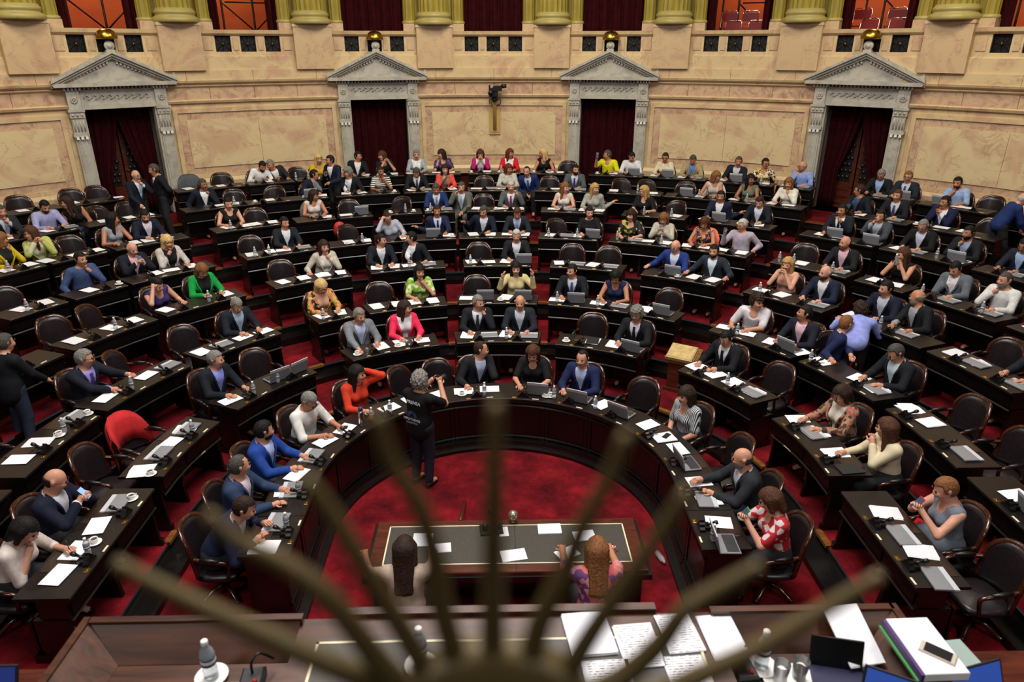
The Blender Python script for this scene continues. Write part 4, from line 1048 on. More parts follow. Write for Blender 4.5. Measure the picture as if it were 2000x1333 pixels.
    if kind == 'suit' or kind == 'cardigan': torso(F, .022, .04); limbs(F, .014, .94)
    elif kind == 'shirt': torso(F, .014); limbs(F, .011, .94)
    elif kind == 'rolled': torso(F, .014); limbs(F, .011, .62)
    elif kind == 'tee': torso(F, .012); limbs(F, .012, .40)
    elif kind == 'sleeveless': torso(F, .010)
    # neck opening and hem
    nu = (nt-nb); nu = nu/np.linalg.norm(nu); nc = nb+nu*(.012 if kind != 'sleeveless' else -.02)
    F.cut(lambda X, Y, Z: np.minimum((X-nc[0])*nu[0]+(Y-nc[1])*nu[1]+(Z-nc[2])*nu[2], .10-np.sqrt((X-nc[0])**2+(Y-nc[1])**2+(Z-nc[2])**2)))
    if kind == 'sleeveless' or kind == 'tee':
        ng = C(0, -.12, .40); F.cone(ng, ng, .075, .075, 0, Rc, (1., 1., 1.), 'd')
    V, Q = F.net()
    loc = (V-P0) @ Rc          # chest frame
    if kind in ('suit', 'cardigan'):
        open_ = .085 if kind == 'suit' else .12; zb = .10 if kind == 'suit' else -.02; zt_ = .47
        front = (loc[:, 1] < -.02) & (loc[:, 2] > zb) & (loc[:, 2] < zt_)
        wv = open_*np.clip((loc[:, 2]-zb)/(zt_-.08-zb), 0, 1)
        nr = front & (np.abs(np.abs(loc[:, 0])-wv) < .6*h)
        loc[nr, 0] = np.sign(loc[nr, 0])*wv[nr]; V2 = P0+loc @ Rc.T
        ctr = loc[Q].mean(1); wc = open_*np.clip((ctr[:, 2]-zb)/(zt_-.08-zb), 0, 1)
        vm = (ctr[:, 1] < -.02) & (ctr[:, 2] > zb) & (np.abs(ctr[:, 0]) < wc)
        a, b = sub_mesh(V2, Q, ~vm); link('jacket', np_mesh('jacket', a, b, cloth(top[1])), r)
        if vm.any():
            a, b = sub_mesh(V2, Q, vm); a = a+(Rc @ np.array([0, .006, 0])); so = link('shirt', np_mesh('shirt', a, b, cloth(top[2])), r)
        # lapels and collar
        lp = MB()
        for s in (-1, 1):
            pts = []
            for t in (0., .35, .7, 1.):
                z = zb+(zt_-.10-zb)*t; x = s*(open_*t+.012)
                near = np.argmin((loc[:, 0]-x)**2*4+(loc[:, 2]-z)**2*4+np.where((loc[:, 1] < 0) & (loc[:, 1] > -.2), 0, 1)); pts.append(tuple(V[near]+Rc @ np.array([0, -.006, 0])))
            pts.append(tuple(nb+Rc @ np.array([s*.068, .0, .03])))
            lp.tube(smooth_path(pts, 3), [.006]+[.015]*11+[.012], 5)
        link('lapels', lp.mesh('lapels', cloth(top[1])), r)
        shirtc = top[2]
    else:
        link({'shirt': 'shirt', 'rolled': 'shirt', 'tee': 'blouse', 'sleeveless': 'dress_top'}[kind], np_mesh('shirt', V, Q, cloth(top[1])), r); shirtc = top[1] if kind in ('shirt', 'rolled') else None
    if shirtc is not None and not (fem and kind == 'cardigan'):
        cl = MB(); pts = []
        for q in range(-6, 7):
            a = q/6*2.55; pts.append(tuple(nb+nu*.018+Rc @ np.array([.066*math.sin(a), .005+.062*math.cos(a)-.004, -.02*(abs(q)/6)**2])))
        cl.tube(pts, [.008]+[.014]*11+[.008], 6); link('collar', cl.mesh('collar', cloth(shirtc)), r)
    if kind == 'suit' and len(top) > 3 and top[3]:
        ti = MB(); pts = []
        for t in np.linspace(0, 1, 7):
            z = .40-.30*t; cand = (np.abs(loc[:, 0]) < .02) & (np.abs(loc[:, 2]-z) < .02) & (loc[:, 1] < 0) & (loc[:, 1] > -.19)
            y = loc[cand, 1].min() if cand.any() else -.15
            pts.append(P0+Rc @ np.array([0, y-.006, z]))
        wd = [.022, .018, .022, .028, .033, .036, .03]; v = []; f = []
        for i, p in enumerate(pts):
            for sx, dy in ((-1, 0), (1, 0), (1, .008), (-1, .008)): v.append(tuple(p+Rc @ np.array([sx*wd[i], dy, 0])))
        for i in range(6):
            for q in range(4): f.append((i*4+q, i*4+(q+1) % 4, i*4+4+(q+1) % 4, i*4+4+q))
        f += [(3, 2, 1, 0), (24, 25, 26, 27)]; ti.add(v, f); link('tie', ti.mesh('tie', cloth(top[3])), r)
    NPERS[0] += 1
    return r, H0, A
# ================================================================== WHO SITS WHERE
PD = .86
REG = []       # (row, angle, kind, data)
def occ(row, a, who, act, top, hair, it='pk', **kw): REG.append((row-1, a, 'p', (who, act, top, hair, it, kw)))
def emp(row, a, it='p', turn=0, coat=None, chair=True, note=None): REG.append((row-1, a, 'e', (it, turn, coat, chair, note)))
NAVY, DARK, CHAR, GREY, BLUE = '#141b30', '#121318', '#22242a', '#63676b', '#1d3468'
WH, LB = '#dcdcdf', '#a9b8da'
def suit(c=DARK, s=WH, t=None): return ('suit', c, s, t)
# ---- back row (8)
emp(8, -50.3, 'p'); emp(8, -45.8, 'p'); emp(8, -43.4, 'P', 12)
emp(8, -34.6, 'pk', 0, '#4b5056'); emp(8, -31.3, 'p')
occ(8, -27.6, 'person in white shirt', 'bending over the desk', ('shirt', '#dfe0e2'), ('short', 'black'), 'P', beard='black', lean=26, side=10, pitch=32, yaw=14)
occ(8, -25.3, 'person in charcoal suit', 'leaning towards the white shirt', suit('#22262a'), ('short', 'grey'), '', lean=20, side=-20, pitch=18, yaw=-42)
emp(8, -22.9, 'bB', 18)
occ(8, -20.8, 'person in yellow top', 'half hidden behind the standing navy suit', ('tee', '#c9a51e'), ('mid', 'lblond'), 'pc', sex='f', skin='l', lean=14, yaw=10)
occ(8, -16.5, 'person in black suit', 'turning to the right, left of the curtained door', suit(DARK), ('short', 'black'), 'cP', yaw=45, side=5, lean=4)
occ(8, -13.0, 'person in black short sleeved blouse', 'hands together, turning left', ('tee', '#16151a'), ('fringe', 'brown'), 'pcP', sex='f', skin='l', yaw=-55, arms='chest', side=-8)
occ(8, -9.4, 'person in pale grey jacket', 'sitting upright beside the door pilaster', ('cardigan', '#97a3ab', WH), ('short', 'grey'), 'p', sex='f', skin='l', yaw=5)
occ(8, -6.1, 'person in dark purple blouse', 'hand on chin looking left', ('tee', pattern(['#1c1630', '#2a1f45', '#6a4a8a'], 40)), ('fringe', 'dbrown'), 'pP', sex='f', skin='l', yaw=-55, arms='chinL', side=-4)
occ(8, -1.7, 'person in magenta jacket', 'looking down at folded hands', ('cardigan', '#b01a6c', '#d9d4d6'), ('mid', 'brown'), 'cP', sex='f', skin='l', pitch=22, arms='chest')
occ(8, 1.8, 'person in red jacket', 'turning to the neighbour on the right', ('cardigan', '#c41f22', '#dddadb'), ('mid', 'red'), 'cpB', sex='f', skin='m', yaw=48, arms='desk')
occ(8, 6.1, 'person in black sleeveless top', 'turned left with hand at mouth', ('sleeveless', '#101013'), ('mid', 'lblond'), 'cP', sex='f', skin='m', yaw=-70, arms='chinL', twist=-15)
emp(8, 8.9, 'pC')
occ(8, 13.8, 'person in bright yellow shirt', 'holding up a phone, before the right curtain', ('tee', '#d5d31a'), ('short', 'dgrey'), 'cP', skin='m', yaw=-60, twist=-15, hands=((-.30, -.30, 1.08), None), hold=('phone', 'L', '#101012'))
occ(8, 16.5, 'person in white pullover', 'reading a laptop beside the right curtained door', ('shirt', '#d3d3d8'), ('short', 'black'), 'l', skin='m', pitch=28, lean=10)
occ(8, 20.4, 'person in cream knit top', 'behind a laptop, right of the curtained door', ('shirt', '#cfc4a6'), ('bun', 'dbrown'), 'pl', sex='f', skin='m', pitch=15, glasses=True)
occ(8, 23.6, 'person in beige suit', 'reading with bowed head', ('suit', '#a08f6c', '#5b79b5', None), ('short', 'dgrey'), 'pk', skin='m', pitch=32, lean=10)
occ(8, 28.4, 'person in navy suit', 'behind a laptop at the back wall', suit('#141a2a', '#b9bcc4'), ('short', 'dgrey'), 'pl', skin='m', yaw=8, lean=8, side=6)
occ(8, 31.5, 'person in white floral blouse', 'leaning back, looking right', ('tee', pattern(['#d8d2c6', '#d8d2c6', '#d9b13a', '#2b2b2b', '#b07a2a'], 30)), ('bun', 'black'), 'bP', sex='f', skin='m', yaw=40, glasses=True, arms='hangR')
occ(8, 35.6, 'person in light blue shirt', 'hand at mouth beside the right door', ('shirt', '#7f95cf'), ('bald', 'grey'), 'pk', skin='l', yaw=-40, arms='chinL', glasses=True, beard='grey')
occ(8, 43.4, 'person in black suit and glasses', 'head bowed, right of the rightmost door', suit('#111318', '#8fa9d4'), ('short', 'grey'), 'kP', skin='m', pitch=28, glasses=True)
occ(8, 45.9, 'person in dark blue suit', 'with glasses facing a laptop', suit('#1b2230', '#b6bccb', '#2a4a8a'), ('side', 'lbrown'), 'l', skin='l', pitch=8, glasses=True)
occ(8, 50.6, 'person in pale blue rolled shirt', 'resting the chin on a hand', ('rolled', '#8fa6cf'), ('short', 'black'), 'mP', skin='m', pitch=12, arms='chinL', side=-6, beard='black')
emp(8, 53.2, 'p'); emp(8, 57.5, 'p')
# ---- seventh row
occ(7, -54.4, 'person in dark suit', 'hand at the cheek at the left edge', suit(CHAR, '#a9b3c4', '#7b8493'), ('short', 'dgrey'), 'p', skin='l', arms='chinR', pitch=10)
occ(7, -50.7, 'person in lilac shirt', 'reading with bowed head', ('shirt', '#9a9cc9'), ('short', 'black'), 'pk', skin='l', beard='black', pitch=30, lean=12)
occ(7, -47.5, 'person in black sleeveless top and jeans', 'leaning left off the desk', ('sleeveless', '#0f0f12'), ('long', 'dbrown'), '', sex='f', skin='m', yaw=-60, side=-14, lean=18, turn=-35, bottom='#24344e', arms='lap')
emp(7, -45.2, 'p', 25); emp(7, -42.7, 'bpP')
occ(7, -35.0, 'person in navy jacket and open white shirt', 'hand on mouth, arm hanging', suit('#141a2b', '#d9dade'), ('short', 'dgrey'), 'P', skin='d', yaw=25, arms='chinR', hands=((-.34, -.2, .60), None))
emp(7, -31.5, 'BpC')
emp(7, -27.3, 'p', -25); occ(7, -22.9, 'person in dark suit and glasses', 'facing right behind a laptop', suit('#13172a', '#6c6f78'), ('short', 'black'), 'mpP', skin='m', yaw=60, twist=30, side=8, glasses=True)
occ(7, -18.0, 'person in black suit and white collar', 'turned left', suit('#15181f', '#d0d2d8'), ('curly', 'grey'), 'pP', skin='m', yaw=-50, twist=-25)
occ(7, -14.3, 'person in zebra striped blouse', 'hand at chin', ('tee', pattern(['#d8d6d2', '#17171a'], 7., .8, 'hstripe')), ('bun', 'dbrown'), 'C', sex='f', skin='d', arms='chinR', yaw=10)
occ(7, -9.9, 'person in dark grey suit', 'with deeply bowed head', suit('#16181d', '#c9ccd3', '#3a3a44'), ('short', 'dgrey'), 'pk', skin='l', pitch=42, lean=14)
occ(7, -6.3, 'person in coral jacket', 'drinking from a glass', ('cardigan', '#d94b40', '#8c6a5c'), ('mid', 'dbrown'), 'P', sex='f', skin='p', arms='chinL', yaw=5, hold=('glass', 'L', None))
emp(7, -1.3, 'pk')
occ(7, 1.7, 'person in pale blouse', 'looking right', ('shirt', '#b9b4ac'), ('bob', 'red'), 'pB', sex='f', skin='m', yaw=35, pitch=12)
occ(7, 4.4, 'person in blue suit and striped tie', 'leaning forward beside the desk', suit('#182a5a', '#a9bbdc', '#39507e'), ('receding', 'dbrown'), '', skin='l', yaw=-15, lean=24, pitch=12, side=-5, arms='lap')
emp(7, 7.1, 'P', 8)
occ(7, 10.2, 'person in grey suit and purple tie', 'looking right', suit('#4b5156', '#b4bcce', '#3a2f66'), ('short', 'black'), 'kp', skin='l', yaw=25, beard='black')
emp(7, 16.4, 'p', 30); emp(7, 19.6, 'BP', 35)
emp(7, 23.8, 'l'); occ(7, 27.2, 'person in pale sleeveless top', 'turned right beside a white jacket', ('sleeveless', '#b9aea6'), ('fringe', 'lbrown'), 'Bp', sex='f', skin='m', yaw=60, twist=20, coat='#d9d7d0')
occ(7, 31.4, 'person in green sleeveless top', 'looking right', ('sleeveless', '#5f6a5c'), ('long', 'black'), 'bpk', sex='f', skin='d', yaw=40)
occ(7, 35.8, 'person in white lace blouse', 'finger on lips', ('shirt', '#d6d0c4'), ('mid', 'lbrown'), 'pP', sex='f', skin='l', arms='chinR', pitch=14)
occ(7, 43.6, 'person in dark blue jacket', 'turned left, right of the door', suit('#121722', '#3a4a66'), ('short', 'dbrown'), 'pP', skin='m', yaw=-65, twist=-25, glasses=True)
occ(7, 47.2, 'person in dark suit and patterned tie', 'sitting upright', suit('#14151f', '#b9bccb', '#3b3d68'), ('short', 'brown'), 'k', skin='l', yaw=-8)
occ(7, 51.8, 'person in indigo jacket', 'hands folded before the mouth', suit('#15193a', '#cfd2da'), ('short', 'black'), 'pPc', skin='m', arms='chin2', yaw=-20)
emp(7, 55.8, 'p')
# ---- sixth row
occ(6, -58.4, 'person in yellow cardigan', 'propping the head on a hand', ('cardigan', '#c3a91f', '#20201e'), ('fringe', 'lbrown'), 'pPB', sex='f', skin='m', yaw=55, arms='chinR', twist=20)
occ(6, -54.4, 'person in lime cardigan and jeans', 'leaning left with clasped hands', ('cardigan', '#a9ae62', '#cfcaa8'), ('long', 'brown'), 'p', sex='f', skin='l', yaw=-60, side=-10, arms='chest', bottom='#22324c', glasses=True, turn=-30)
emp(6, -51.4, 'pP')
occ(6, -47.4, 'person in black lace sleeveless top', 'elbow on the desk, turned right', ('sleeveless', '#8f929c'), ('long', 'black'), 'P', sex='f', skin='m', yaw=65, arms='chinR', twist=15)
occ(6, -43.8, 'person in navy jacket', 'reading papers', suit('#131a2c', '#cfc4cf'), ('side', 'black'), 'pP', skin='l', beard='dbrown', pitch=28, yaw=-8, lean=10)
occ(6, -34.3, 'person in black sleeveless vest', 'writing at the aisle', ('sleeveless', '#191512'), ('bun', 'black'), 'BPp', sex='f', skin='p', pitch=15, arms='write', hold=('pen', 'R', None))
emp(6, -31.0, 'pP')
occ(6, -24.0, 'person in white sleeveless blouse', 'looking down to the right', ('sleeveless', '#cfc4bf'), ('mid', 'dbrown'), 'P', sex='f', skin='m', yaw=45, pitch=20, coat='#55585c')
emp(6, -19.2, 'pl', 5)
emp(6, -13.0, 'bcC', -35)
occ(6, -7.9, 'person in royal blue suit', 'reading with bowed head', suit('#1b2f60', '#c6cad8', '#8a84b0'), ('short', 'dgrey'), 'Bkc', skin='m', pitch=26, lean=8)
occ(6, -4.4, 'person in olive grey suit', 'sitting sideways, fist on chest', suit('#5a5d56', '#c9d1de', '#9aa6c4'), ('side', 'dgrey'), '', skin='l', turn=-12, arms='chest', yaw=8, hands=((-.10, -.25, 1.02), (.06, -.36, .62)), bottom='#4c4f49')
emp(6, -1.5, 'Cp')
occ(6, 2.2, 'person in grey suit and magenta tie', 'raising a hand', suit('#51565a', '#d6d6da', '#8a2c63'), ('short', 'white'), 'pPC', skin='l', yaw=5, hands=(None, (.16, -.30, 1.0)))
occ(6, 9.4, 'person in white sleeveless top', 'looking right', ('sleeveless', '#cfc9c4'), ('long', 'lbrown'), 'pk', sex='f', skin='p', yaw=45)
occ(6, 13.4, 'person in pale grey blouse', 'arm over the chair back', ('shirt', '#9b9c94'), ('long', 'blond'), 'pPg', sex='f', skin='p', yaw=40, arms='backR')
occ(6, 20.2, 'person in black tee', 'with sunglasses, turned left', ('tee', '#101113'), ('mid', 'blond'), 'cpb', sex='f', skin='p', yaw=-50, glasses=True, twist=-10)
emp(6, 23.8, 'bP', -20)
occ(6, 29.8, 'person in navy jacket and white shirt', 'arm on the next chair', suit('#161c31', '#d2d3da'), ('short', 'black'), 'pl', skin='m', arms='backR', lean=2)
occ(6, 34.7, 'person in dark navy jacket', 'reading with bowed head', suit('#131724', '#c4c6d6'), ('short', 'dbrown'), 'pP', skin='p', pitch=28)
occ(6, 44.2, 'person in dark suit and navy tie', 'leaning back beside the aisle', suit('#141823', '#ced3da', '#141a30'), ('short', 'black'), 'plP', skin='m', yaw=-12, hands=(None, (.10, -.28, .98)), lean=0)
occ(6, 48.3, 'person in grey suit', 'hand at the collar behind a laptop', suit('#3d4148', '#9aa2b0'), ('short', 'black'), 'l', skin='l', hands=((-.02, -.26, 1.04), None), lean=-2)
occ(6, 53.1, 'person in black jacket and pale shirt', 'looking down', suit('#0f1114', '#c2c3dc'), ('crop', 'grey'), 'pk', skin='l', pitch=30, glasses=True)
occ(6, 57.6, 'person in charcoal jacket', 'hand at the chin', suit('#15171b', '#8d98b2'), ('short', 'black'), 'BlP', skin='m', beard='black', yaw=-15, arms='chinL')
occ(6, 62.9, 'person in dark blue suit', 'at the right edge', suit('#161d2c', '#8fa9cc'), ('short', 'black'), 'k', skin='m', pitch=22, glasses=True)
# ---- fifth row
emp(5, -62.6, 'BpP')
occ(5, -55.0, 'person in denim blue shirt', 'hand at the mouth, elbow out', ('shirt', '#3a4a72'), ('short', 'black'), 'pC', skin='l', arms='chinR', hands=((-.34, -.25, .62), None), yaw=10)
occ(5, -49.2, 'person in dark jacket and pink shirt', 'typing on a phone', suit('#141722', '#d0a8b0'), ('bald', 'lbrown'), 'P', skin='p', pitch=22, yaw=8, arms='phone', hold=('phone', 'B', '#101012'))
occ(5, -44.9, 'person in white lace jacket', 'fist before the mouth', ('cardigan', '#bdb4ae', '#15161a'), ('fringe', 'lblond'), 'pP', sex='f', skin='l', arms='chinL', pitch=14)
emp(5, -34.2, 'BpbP')
occ(5, -29.8, 'person in dark jacket and open white shirt', 'sitting at the left aisle', suit('#161d26', '#d4d5d9'), ('short', 'black'), 'pk', skin='l', yaw=15, lean=2)
emp(5, -20.6, 'pbPc', 28)
occ(5, -14.8, 'person in pale grey shirt', 'propping the head, hand in the hair', ('shirt', '#a9adbc'), ('short', 'dbrown'), 'PC', sex='f', skin='p', arms='hairL', side=-16, lean=20, pitch=14, yaw=10, glasses=True)
occ(5, -8.4, 'person in navy suit and purple tie', 'arm over the next chair', suit('#17203a', '#b9c0d8', '#2b2552'), ('short', 'dbrown'), 'mPC', skin='m', arms='backL', lean=2)
occ(5, -1.9, 'person in dark navy suit', 'pointing down to the left', suit('#12182a', '#c6cad4'), ('short', 'dgrey'), 'pP', skin='l', yaw=-20, pitch=20, side=6, hands=((-.38, -.15, .90), None))
occ(5, 3.3, 'person in dark grey suit', 'with bowed head', suit('#1d222b', '#aab3d4', '#7f8cba'), ('short', 'brown'), 'pP', skin='l', pitch=36, lean=14)
emp(5, 9.6, 'Bpk', 35)
occ(5, 14.0, 'person in black top', 'half hidden behind a laptop', ('shirt', '#131316'), ('bun', 'black'), 'Bpl', sex='f', skin='p', yaw=20, side=-4)
occ(5, 19.9, 'person in black and yellow floral blouse', 'looking left', ('tee', pattern(['#121214', '#121214', '#121214', '#b9a443', '#121214', '#8f9a4a'], 16)), ('fringe', 'dbrown'), 'BPk', sex='f', skin='p', yaw=-20)
occ(5, 24.5, 'person in cream striped blouse', 'reading a phone', ('shirt', pattern(['#d2ccbb', '#8f8a78'], 22., .8, 'stripe')), ('long', 'lbrown'), 'bpP', sex='f', skin='l', pitch=28, arms='phone', hold=('phone', 'B', '#101012'))
occ(5, 30.2, 'person in colourful floral sleeveless top', 'looking down', ('sleeveless', pattern(['#1c1a24', '#c4475a', '#2b2238', '#c99a4a', '#4d3a7a', '#d9c8b8'], 26)), ('mid', 'brown'), 'pP', sex='f', skin='m', pitch=30, coat='#d9694f')
occ(5, 35.2, 'person in pale striped shirt', 'holding up a phone', ('shirt', '#a99fae'), ('short', 'white'), 'pP', skin='l', yaw=-25, glasses=True, hands=((-.26, -.28, .98), (.30, -.1, .70)), lean=0, hold=('phone', 'L', '#101012'))
emp(5, 43.4, 'BbP', 8)
occ(5, 48.6, 'person in dark suit and pink shirt', 'looking left', suit('#15181e', '#c9a3b4'), ('bald', 'dbrown'), 'bkP', skin='l', yaw=-25, beard='lbrown')
occ(5, 55.5, 'person in black sleeveless dress', 'twisting a bottle cap', ('sleeveless', '#0c0c0f'), ('long', 'brown'), 'Pp', sex='f', skin='l', yaw=-30, arms='chest', hold=('bottle', 'B', None))
occ(5, 61.8, 'person in grey jacket over white shirt', 'rubbing the eyes', ('suit', '#5b6069', '#d6d0d6', None), ('short', 'black'), 'kB', skin='l', arms='chinL', pitch=30, side=-6)
occ(5, 66.6, 'person in white shirt', 'hand at the nose', ('shirt', '#cfcdca'), ('crop', 'dgrey'), 'bk', skin='l', arms='chinL', beard='grey', yaw=-15)
emp(5, 74, 'p', 0, None, False)
# ---- fourth row
emp(4, -73.5, 'p', 0, None, False)
emp(4, -64.2, 'p'); emp(4, -59.2, 'BpP', 28)
occ(4, -51.3, 'person in purple dress', 'head propped on a hand', ('sleeveless', '#3d2f66'), ('bun', 'black'), 'p', sex='f', skin='p', arms='hairL', side=-14, lean=22, pitch=30, yaw=12)
occ(4, -45.5, 'person in bright green jacket', 'looking down at papers', ('cardigan', '#12913f', '#15161a'), ('long', 'lbrown'), 'BP', sex='f', skin='l', pitch=38, lean=12)
emp(4, -33.4, 'pP')
occ(4, -27.2, 'person in cream jacket', 'hand before the mouth', ('cardigan', '#b7b0a0', '#cfc6bd'), ('mid', 'dbrown'), 'oP', sex='f', skin='p', arms='chinR', hands=((-.36, -.28, .82), None), yaw=10)
occ(4, -18.4, 'person in navy suit and white shirt', 'turning right to the neighbour', suit('#131722', '#c9cad0'), ('short', 'black'), 'pP', skin='l', yaw=50, lean=6)
occ(4, -12.8, 'person in black suit', 'turned away to the left', suit('#14161f', '#c9cad0'), ('short', 'black'), 'pBPk', skin='l', yaw=-80, twist=-35)
emp(4, -2.6, 'BpP')
occ(4, 3.5, 'person in black suit and open collar', 'behind a laptop in the middle', suit('#15171d', '#d2d3d8'), ('short', 'white'), 'pl', skin='l', pitch=12)
emp(4, 12.4, 'pk'); emp(4, 18.2, 'pk')
occ(4, 28.8, 'person in bright blue jacket', 'leaning to the left over a laptop', suit('#1c3478', '#cdd0e0'), ('bald', 'lbrown'), 'Cl', skin='p', yaw=-20, pitch=18, glasses=True, side=4, hands=((-.40, -.30, .84), None))
occ(4, 34.9, 'person in slate jacket', 'arms spread on the desk', suit('#222a36', '#c6d2dc'), ('short', 'black'), 'pP', skin='l', beard='black', arms='wide')
occ(4, 45.9, 'person in pale pink sleeveless blouse', 'hands joined', ('sleeveless', '#cf9d86'), ('long', 'blond'), 'BPp', sex='f', skin='p', arms='chest')
occ(4, 51.4, 'person in navy jacket and white open shirt', 'looking left', suit('#161d33', '#cfd0d4'), ('none', 'dbrown'), 'k', skin='p', beard='brown', yaw=-20)
occ(4, 59.8, 'person in dark navy suit', 'talking behind the leaning lilac shirt', suit('#11152a', '#a8adbc'), ('short', 'black'), 'p', skin='l', yaw=-20)
occ(4, 64.6, 'person in black jacket', 'turned left', suit('#121318', '#8d8f96'), ('bald', 'grey'), 'kB', skin='m', beard='grey', yaw=-60, twist=-15, side=-8)
emp(4, 74.2, 'pPk'); 
occ(4, 80, 'person in dark sleeves', 'at the right edge', suit('#14181f', '#b9bcc4'), ('short', 'black'), 'k', skin='l')
# ---- third row
emp(3, -103, 'pP', 0, None, False)
emp(3, -88.5, 'pP'); emp(3, -81.8, 'cBkC', 0, None, False)
occ(3, -72.0, 'person in black suit and purple tie', 'pointing over the desk', suit('#121722', '#8f86c9', '#3d3478'), ('side', 'grey'), 'pb', skin='l', yaw=35, glasses=True, lean=10, hands=((-.05, -.50, .86), (.18, -.55, .90)))
emp(3, -64.6, 'pk', 30)
emp(3, -54.6, 'pk')
occ(3, -46.8, 'person in dark jacket and pale shirt', 'reading with bowed head', suit('#171b24', '#9fb2cc'), ('short', 'grey'), 'pP', skin='l', pitch=35, lean=10)
occ(3, -31.9, 'person in orange floral jacket', 'reading at the aisle', ('cardigan', pattern(['#c0663f', '#2a241c', '#c9834f', '#b8a53c', '#c7694a', '#d8b08a'], 22), '#c99a80'), ('fringe', 'lblond'), 'pBP', sex='f', skin='l', pitch=32, lean=10)
emp(3, -21.0, 'pP')
occ(3, -14.0, 'person in green leaf print blouse', 'hand on chin', ('tee', pattern(['#6c9a22', '#7fae2a', '#c9cfa0', '#628c1e'], 20)), ('long', 'black'), 'pP', sex='f', skin='l', arms='chinR', yaw=10)
emp(3, -3.4, 'pl'); occ(3, 3.9, 'person in pale yellow blouse', 'gesturing with both hands', ('shirt', '#c4b483'), ('mid', 'black'), 'pcl', sex='f', skin='p', arms='gest')
occ(3, 14.4, 'person in dark suit and blue tie', 'looking left', suit('#12161f', '#bcc0cc', '#3a4a78'), ('short', 'black'), 'plB', skin='l', yaw=-30)
occ(3, 22.4, 'person in white and navy sleeveless dress', 'reading', ('sleeveless', '#1e2347'), ('bob', 'black'), 'Bpk', sex='f', skin='m', pitch=34, lean=10)
emp(3, 31.4, 'ol', -6)
occ(3, 47.2, 'person in white tee', 'head bent to the right', ('tee', '#cdc9cf'), ('curly', 'dbrown'), 'pPb', skin='l', yaw=55, lean=14, twist=20)
occ(3, 56.0, 'person in dark jacket and pink striped shirt', 'turned to the left', suit('#161925', '#cdaab6'), ('short', 'black'), 'lp', skin='m', yaw=-45, pitch=-6)
occ(3, 61.4, 'person in blue jacket', 'seen from behind, facing right', suit('#1b2448', '#c4c6d0'), ('short', 'lbrown'), 'pPb', skin='l', yaw=85, twist=75, turn=50)
occ(3, 72.2, 'person in dark suit and glasses', 'reading papers', suit('#12151c', '#b7c6d4'), ('short', 'dgrey'), 'pPk', skin='l', pitch=32, yaw=-15, glasses=True, lean=10)
emp(3, 82.2, 'pPo'); emp(3, 90.0, 'Pk'); emp(3, 103, 'pl', 0, None, False)
# ---- second row
occ(2, -112, 'person in white frilled blouse', 'writing, hand at the forehead', ('rolled', '#cfc3bd'), ('bob', 'black'), 'pPbC', sex='f', skin='p', arms='chinL', pitch=34, lean=22, hold=('pen', 'R', None))
occ(2, -102, 'person in navy jacket', 'reading a bright phone', suit('#11162a', '#c4c6d2'), ('bald', 'dbrown'), 'pkC', skin='l', pitch=24, yaw=25, glasses=True, arms='phone', hold=('phone', 'B', 'lit'))
emp(2, -87.3, 'okc'); emp(2, -78.6, 'pPbk', 0, '#b3151b')
occ(2, -61.6, 'person in dark jacket and violet shirt', 'looking to the right', suit('#131721', '#7f86cf'), ('side', 'grey'), 'pb', skin='l', yaw=30, side=4)
emp(2, -50.8, 'Bmdl')
occ(2, -29.8, 'person in light grey suit', 'hand on the desk edge', suit('#72757c', '#b4bfe0'), ('short', 'grey'), 'cgP', skin='l', yaw=15, pitch=14, hands=((-.20, -.55, .84), None))
occ(2, -20.0, 'person in hot pink jacket', 'looking to the right', ('cardigan', '#e02c52', '#cfd0d4'), ('mid', 'dbrown'), 'cgPp', sex='f', skin='l', yaw=55)
occ(2, -4.0, 'person in black suit and striped tie', 'hand on the cheek', suit('#15181f', '#cfd0d8', '#33343c'), ('short', 'grey'), 'pk', skin='l', yaw=40, arms='chinR')
occ(2, 5.4, 'person in dark jacket and white open shirt', 'facing the well', suit('#1b2029', '#c6cad6'), ('bald', 'dgrey'), 'Bpk', skin='l')
emp(2, 20.8, 'cdP')
occ(2, 31.0, 'person in dark suit and black tie', 'behind a laptop', suit('#14151b', '#c9c4d0', '#14151c'), ('curly', 'grey'), 'pl', skin='l', glasses=True, pitch=8)
occ(2, 51.0, 'person in black suit and narrow black tie', 'writing', suit('#111319', '#cfd0d6', '#101117'), ('short', 'black'), 'pP', skin='l', pitch=25, glasses=True, arms='write', hold=('pen', 'R', None))
emp(2, 60.8, 'BpPk')
occ(2, 78.0, 'person in brown floral jacket', 'reading', ('cardigan', pattern(['#8f6a50', '#a27a5c', '#3a2a20', '#96705a', '#b0473f'], 30), '#d2c8bc'), ('bob', 'dbrown'), 'pPk', sex='f', skin='l', pitch=24, glasses=True)
occ(2, 89.6, 'person in cream knit blouse', 'chin on a hand, looking left', ('shirt', pattern(['#cdbf9f', '#cdbf9f', '#cdbf9f', '#8f7f62'], 6., .8, 'hstripe')), ('long', 'brown'), 'pd', sex='f', skin='l', yaw=-40, arms='chinR')
occ(2, 107, 'person in grey sleeveless dress', 'typing on a red phone', ('sleeveless', '#6e7480'), ('short', 'lbrown'), 'pk', sex='f', skin='p', pitch=24, yaw=-15, arms='phone', skirt=True, bottom='#5d6572', hold=('phone', 'B', '#c01820'))
emp(2, 115.2, 'pk')
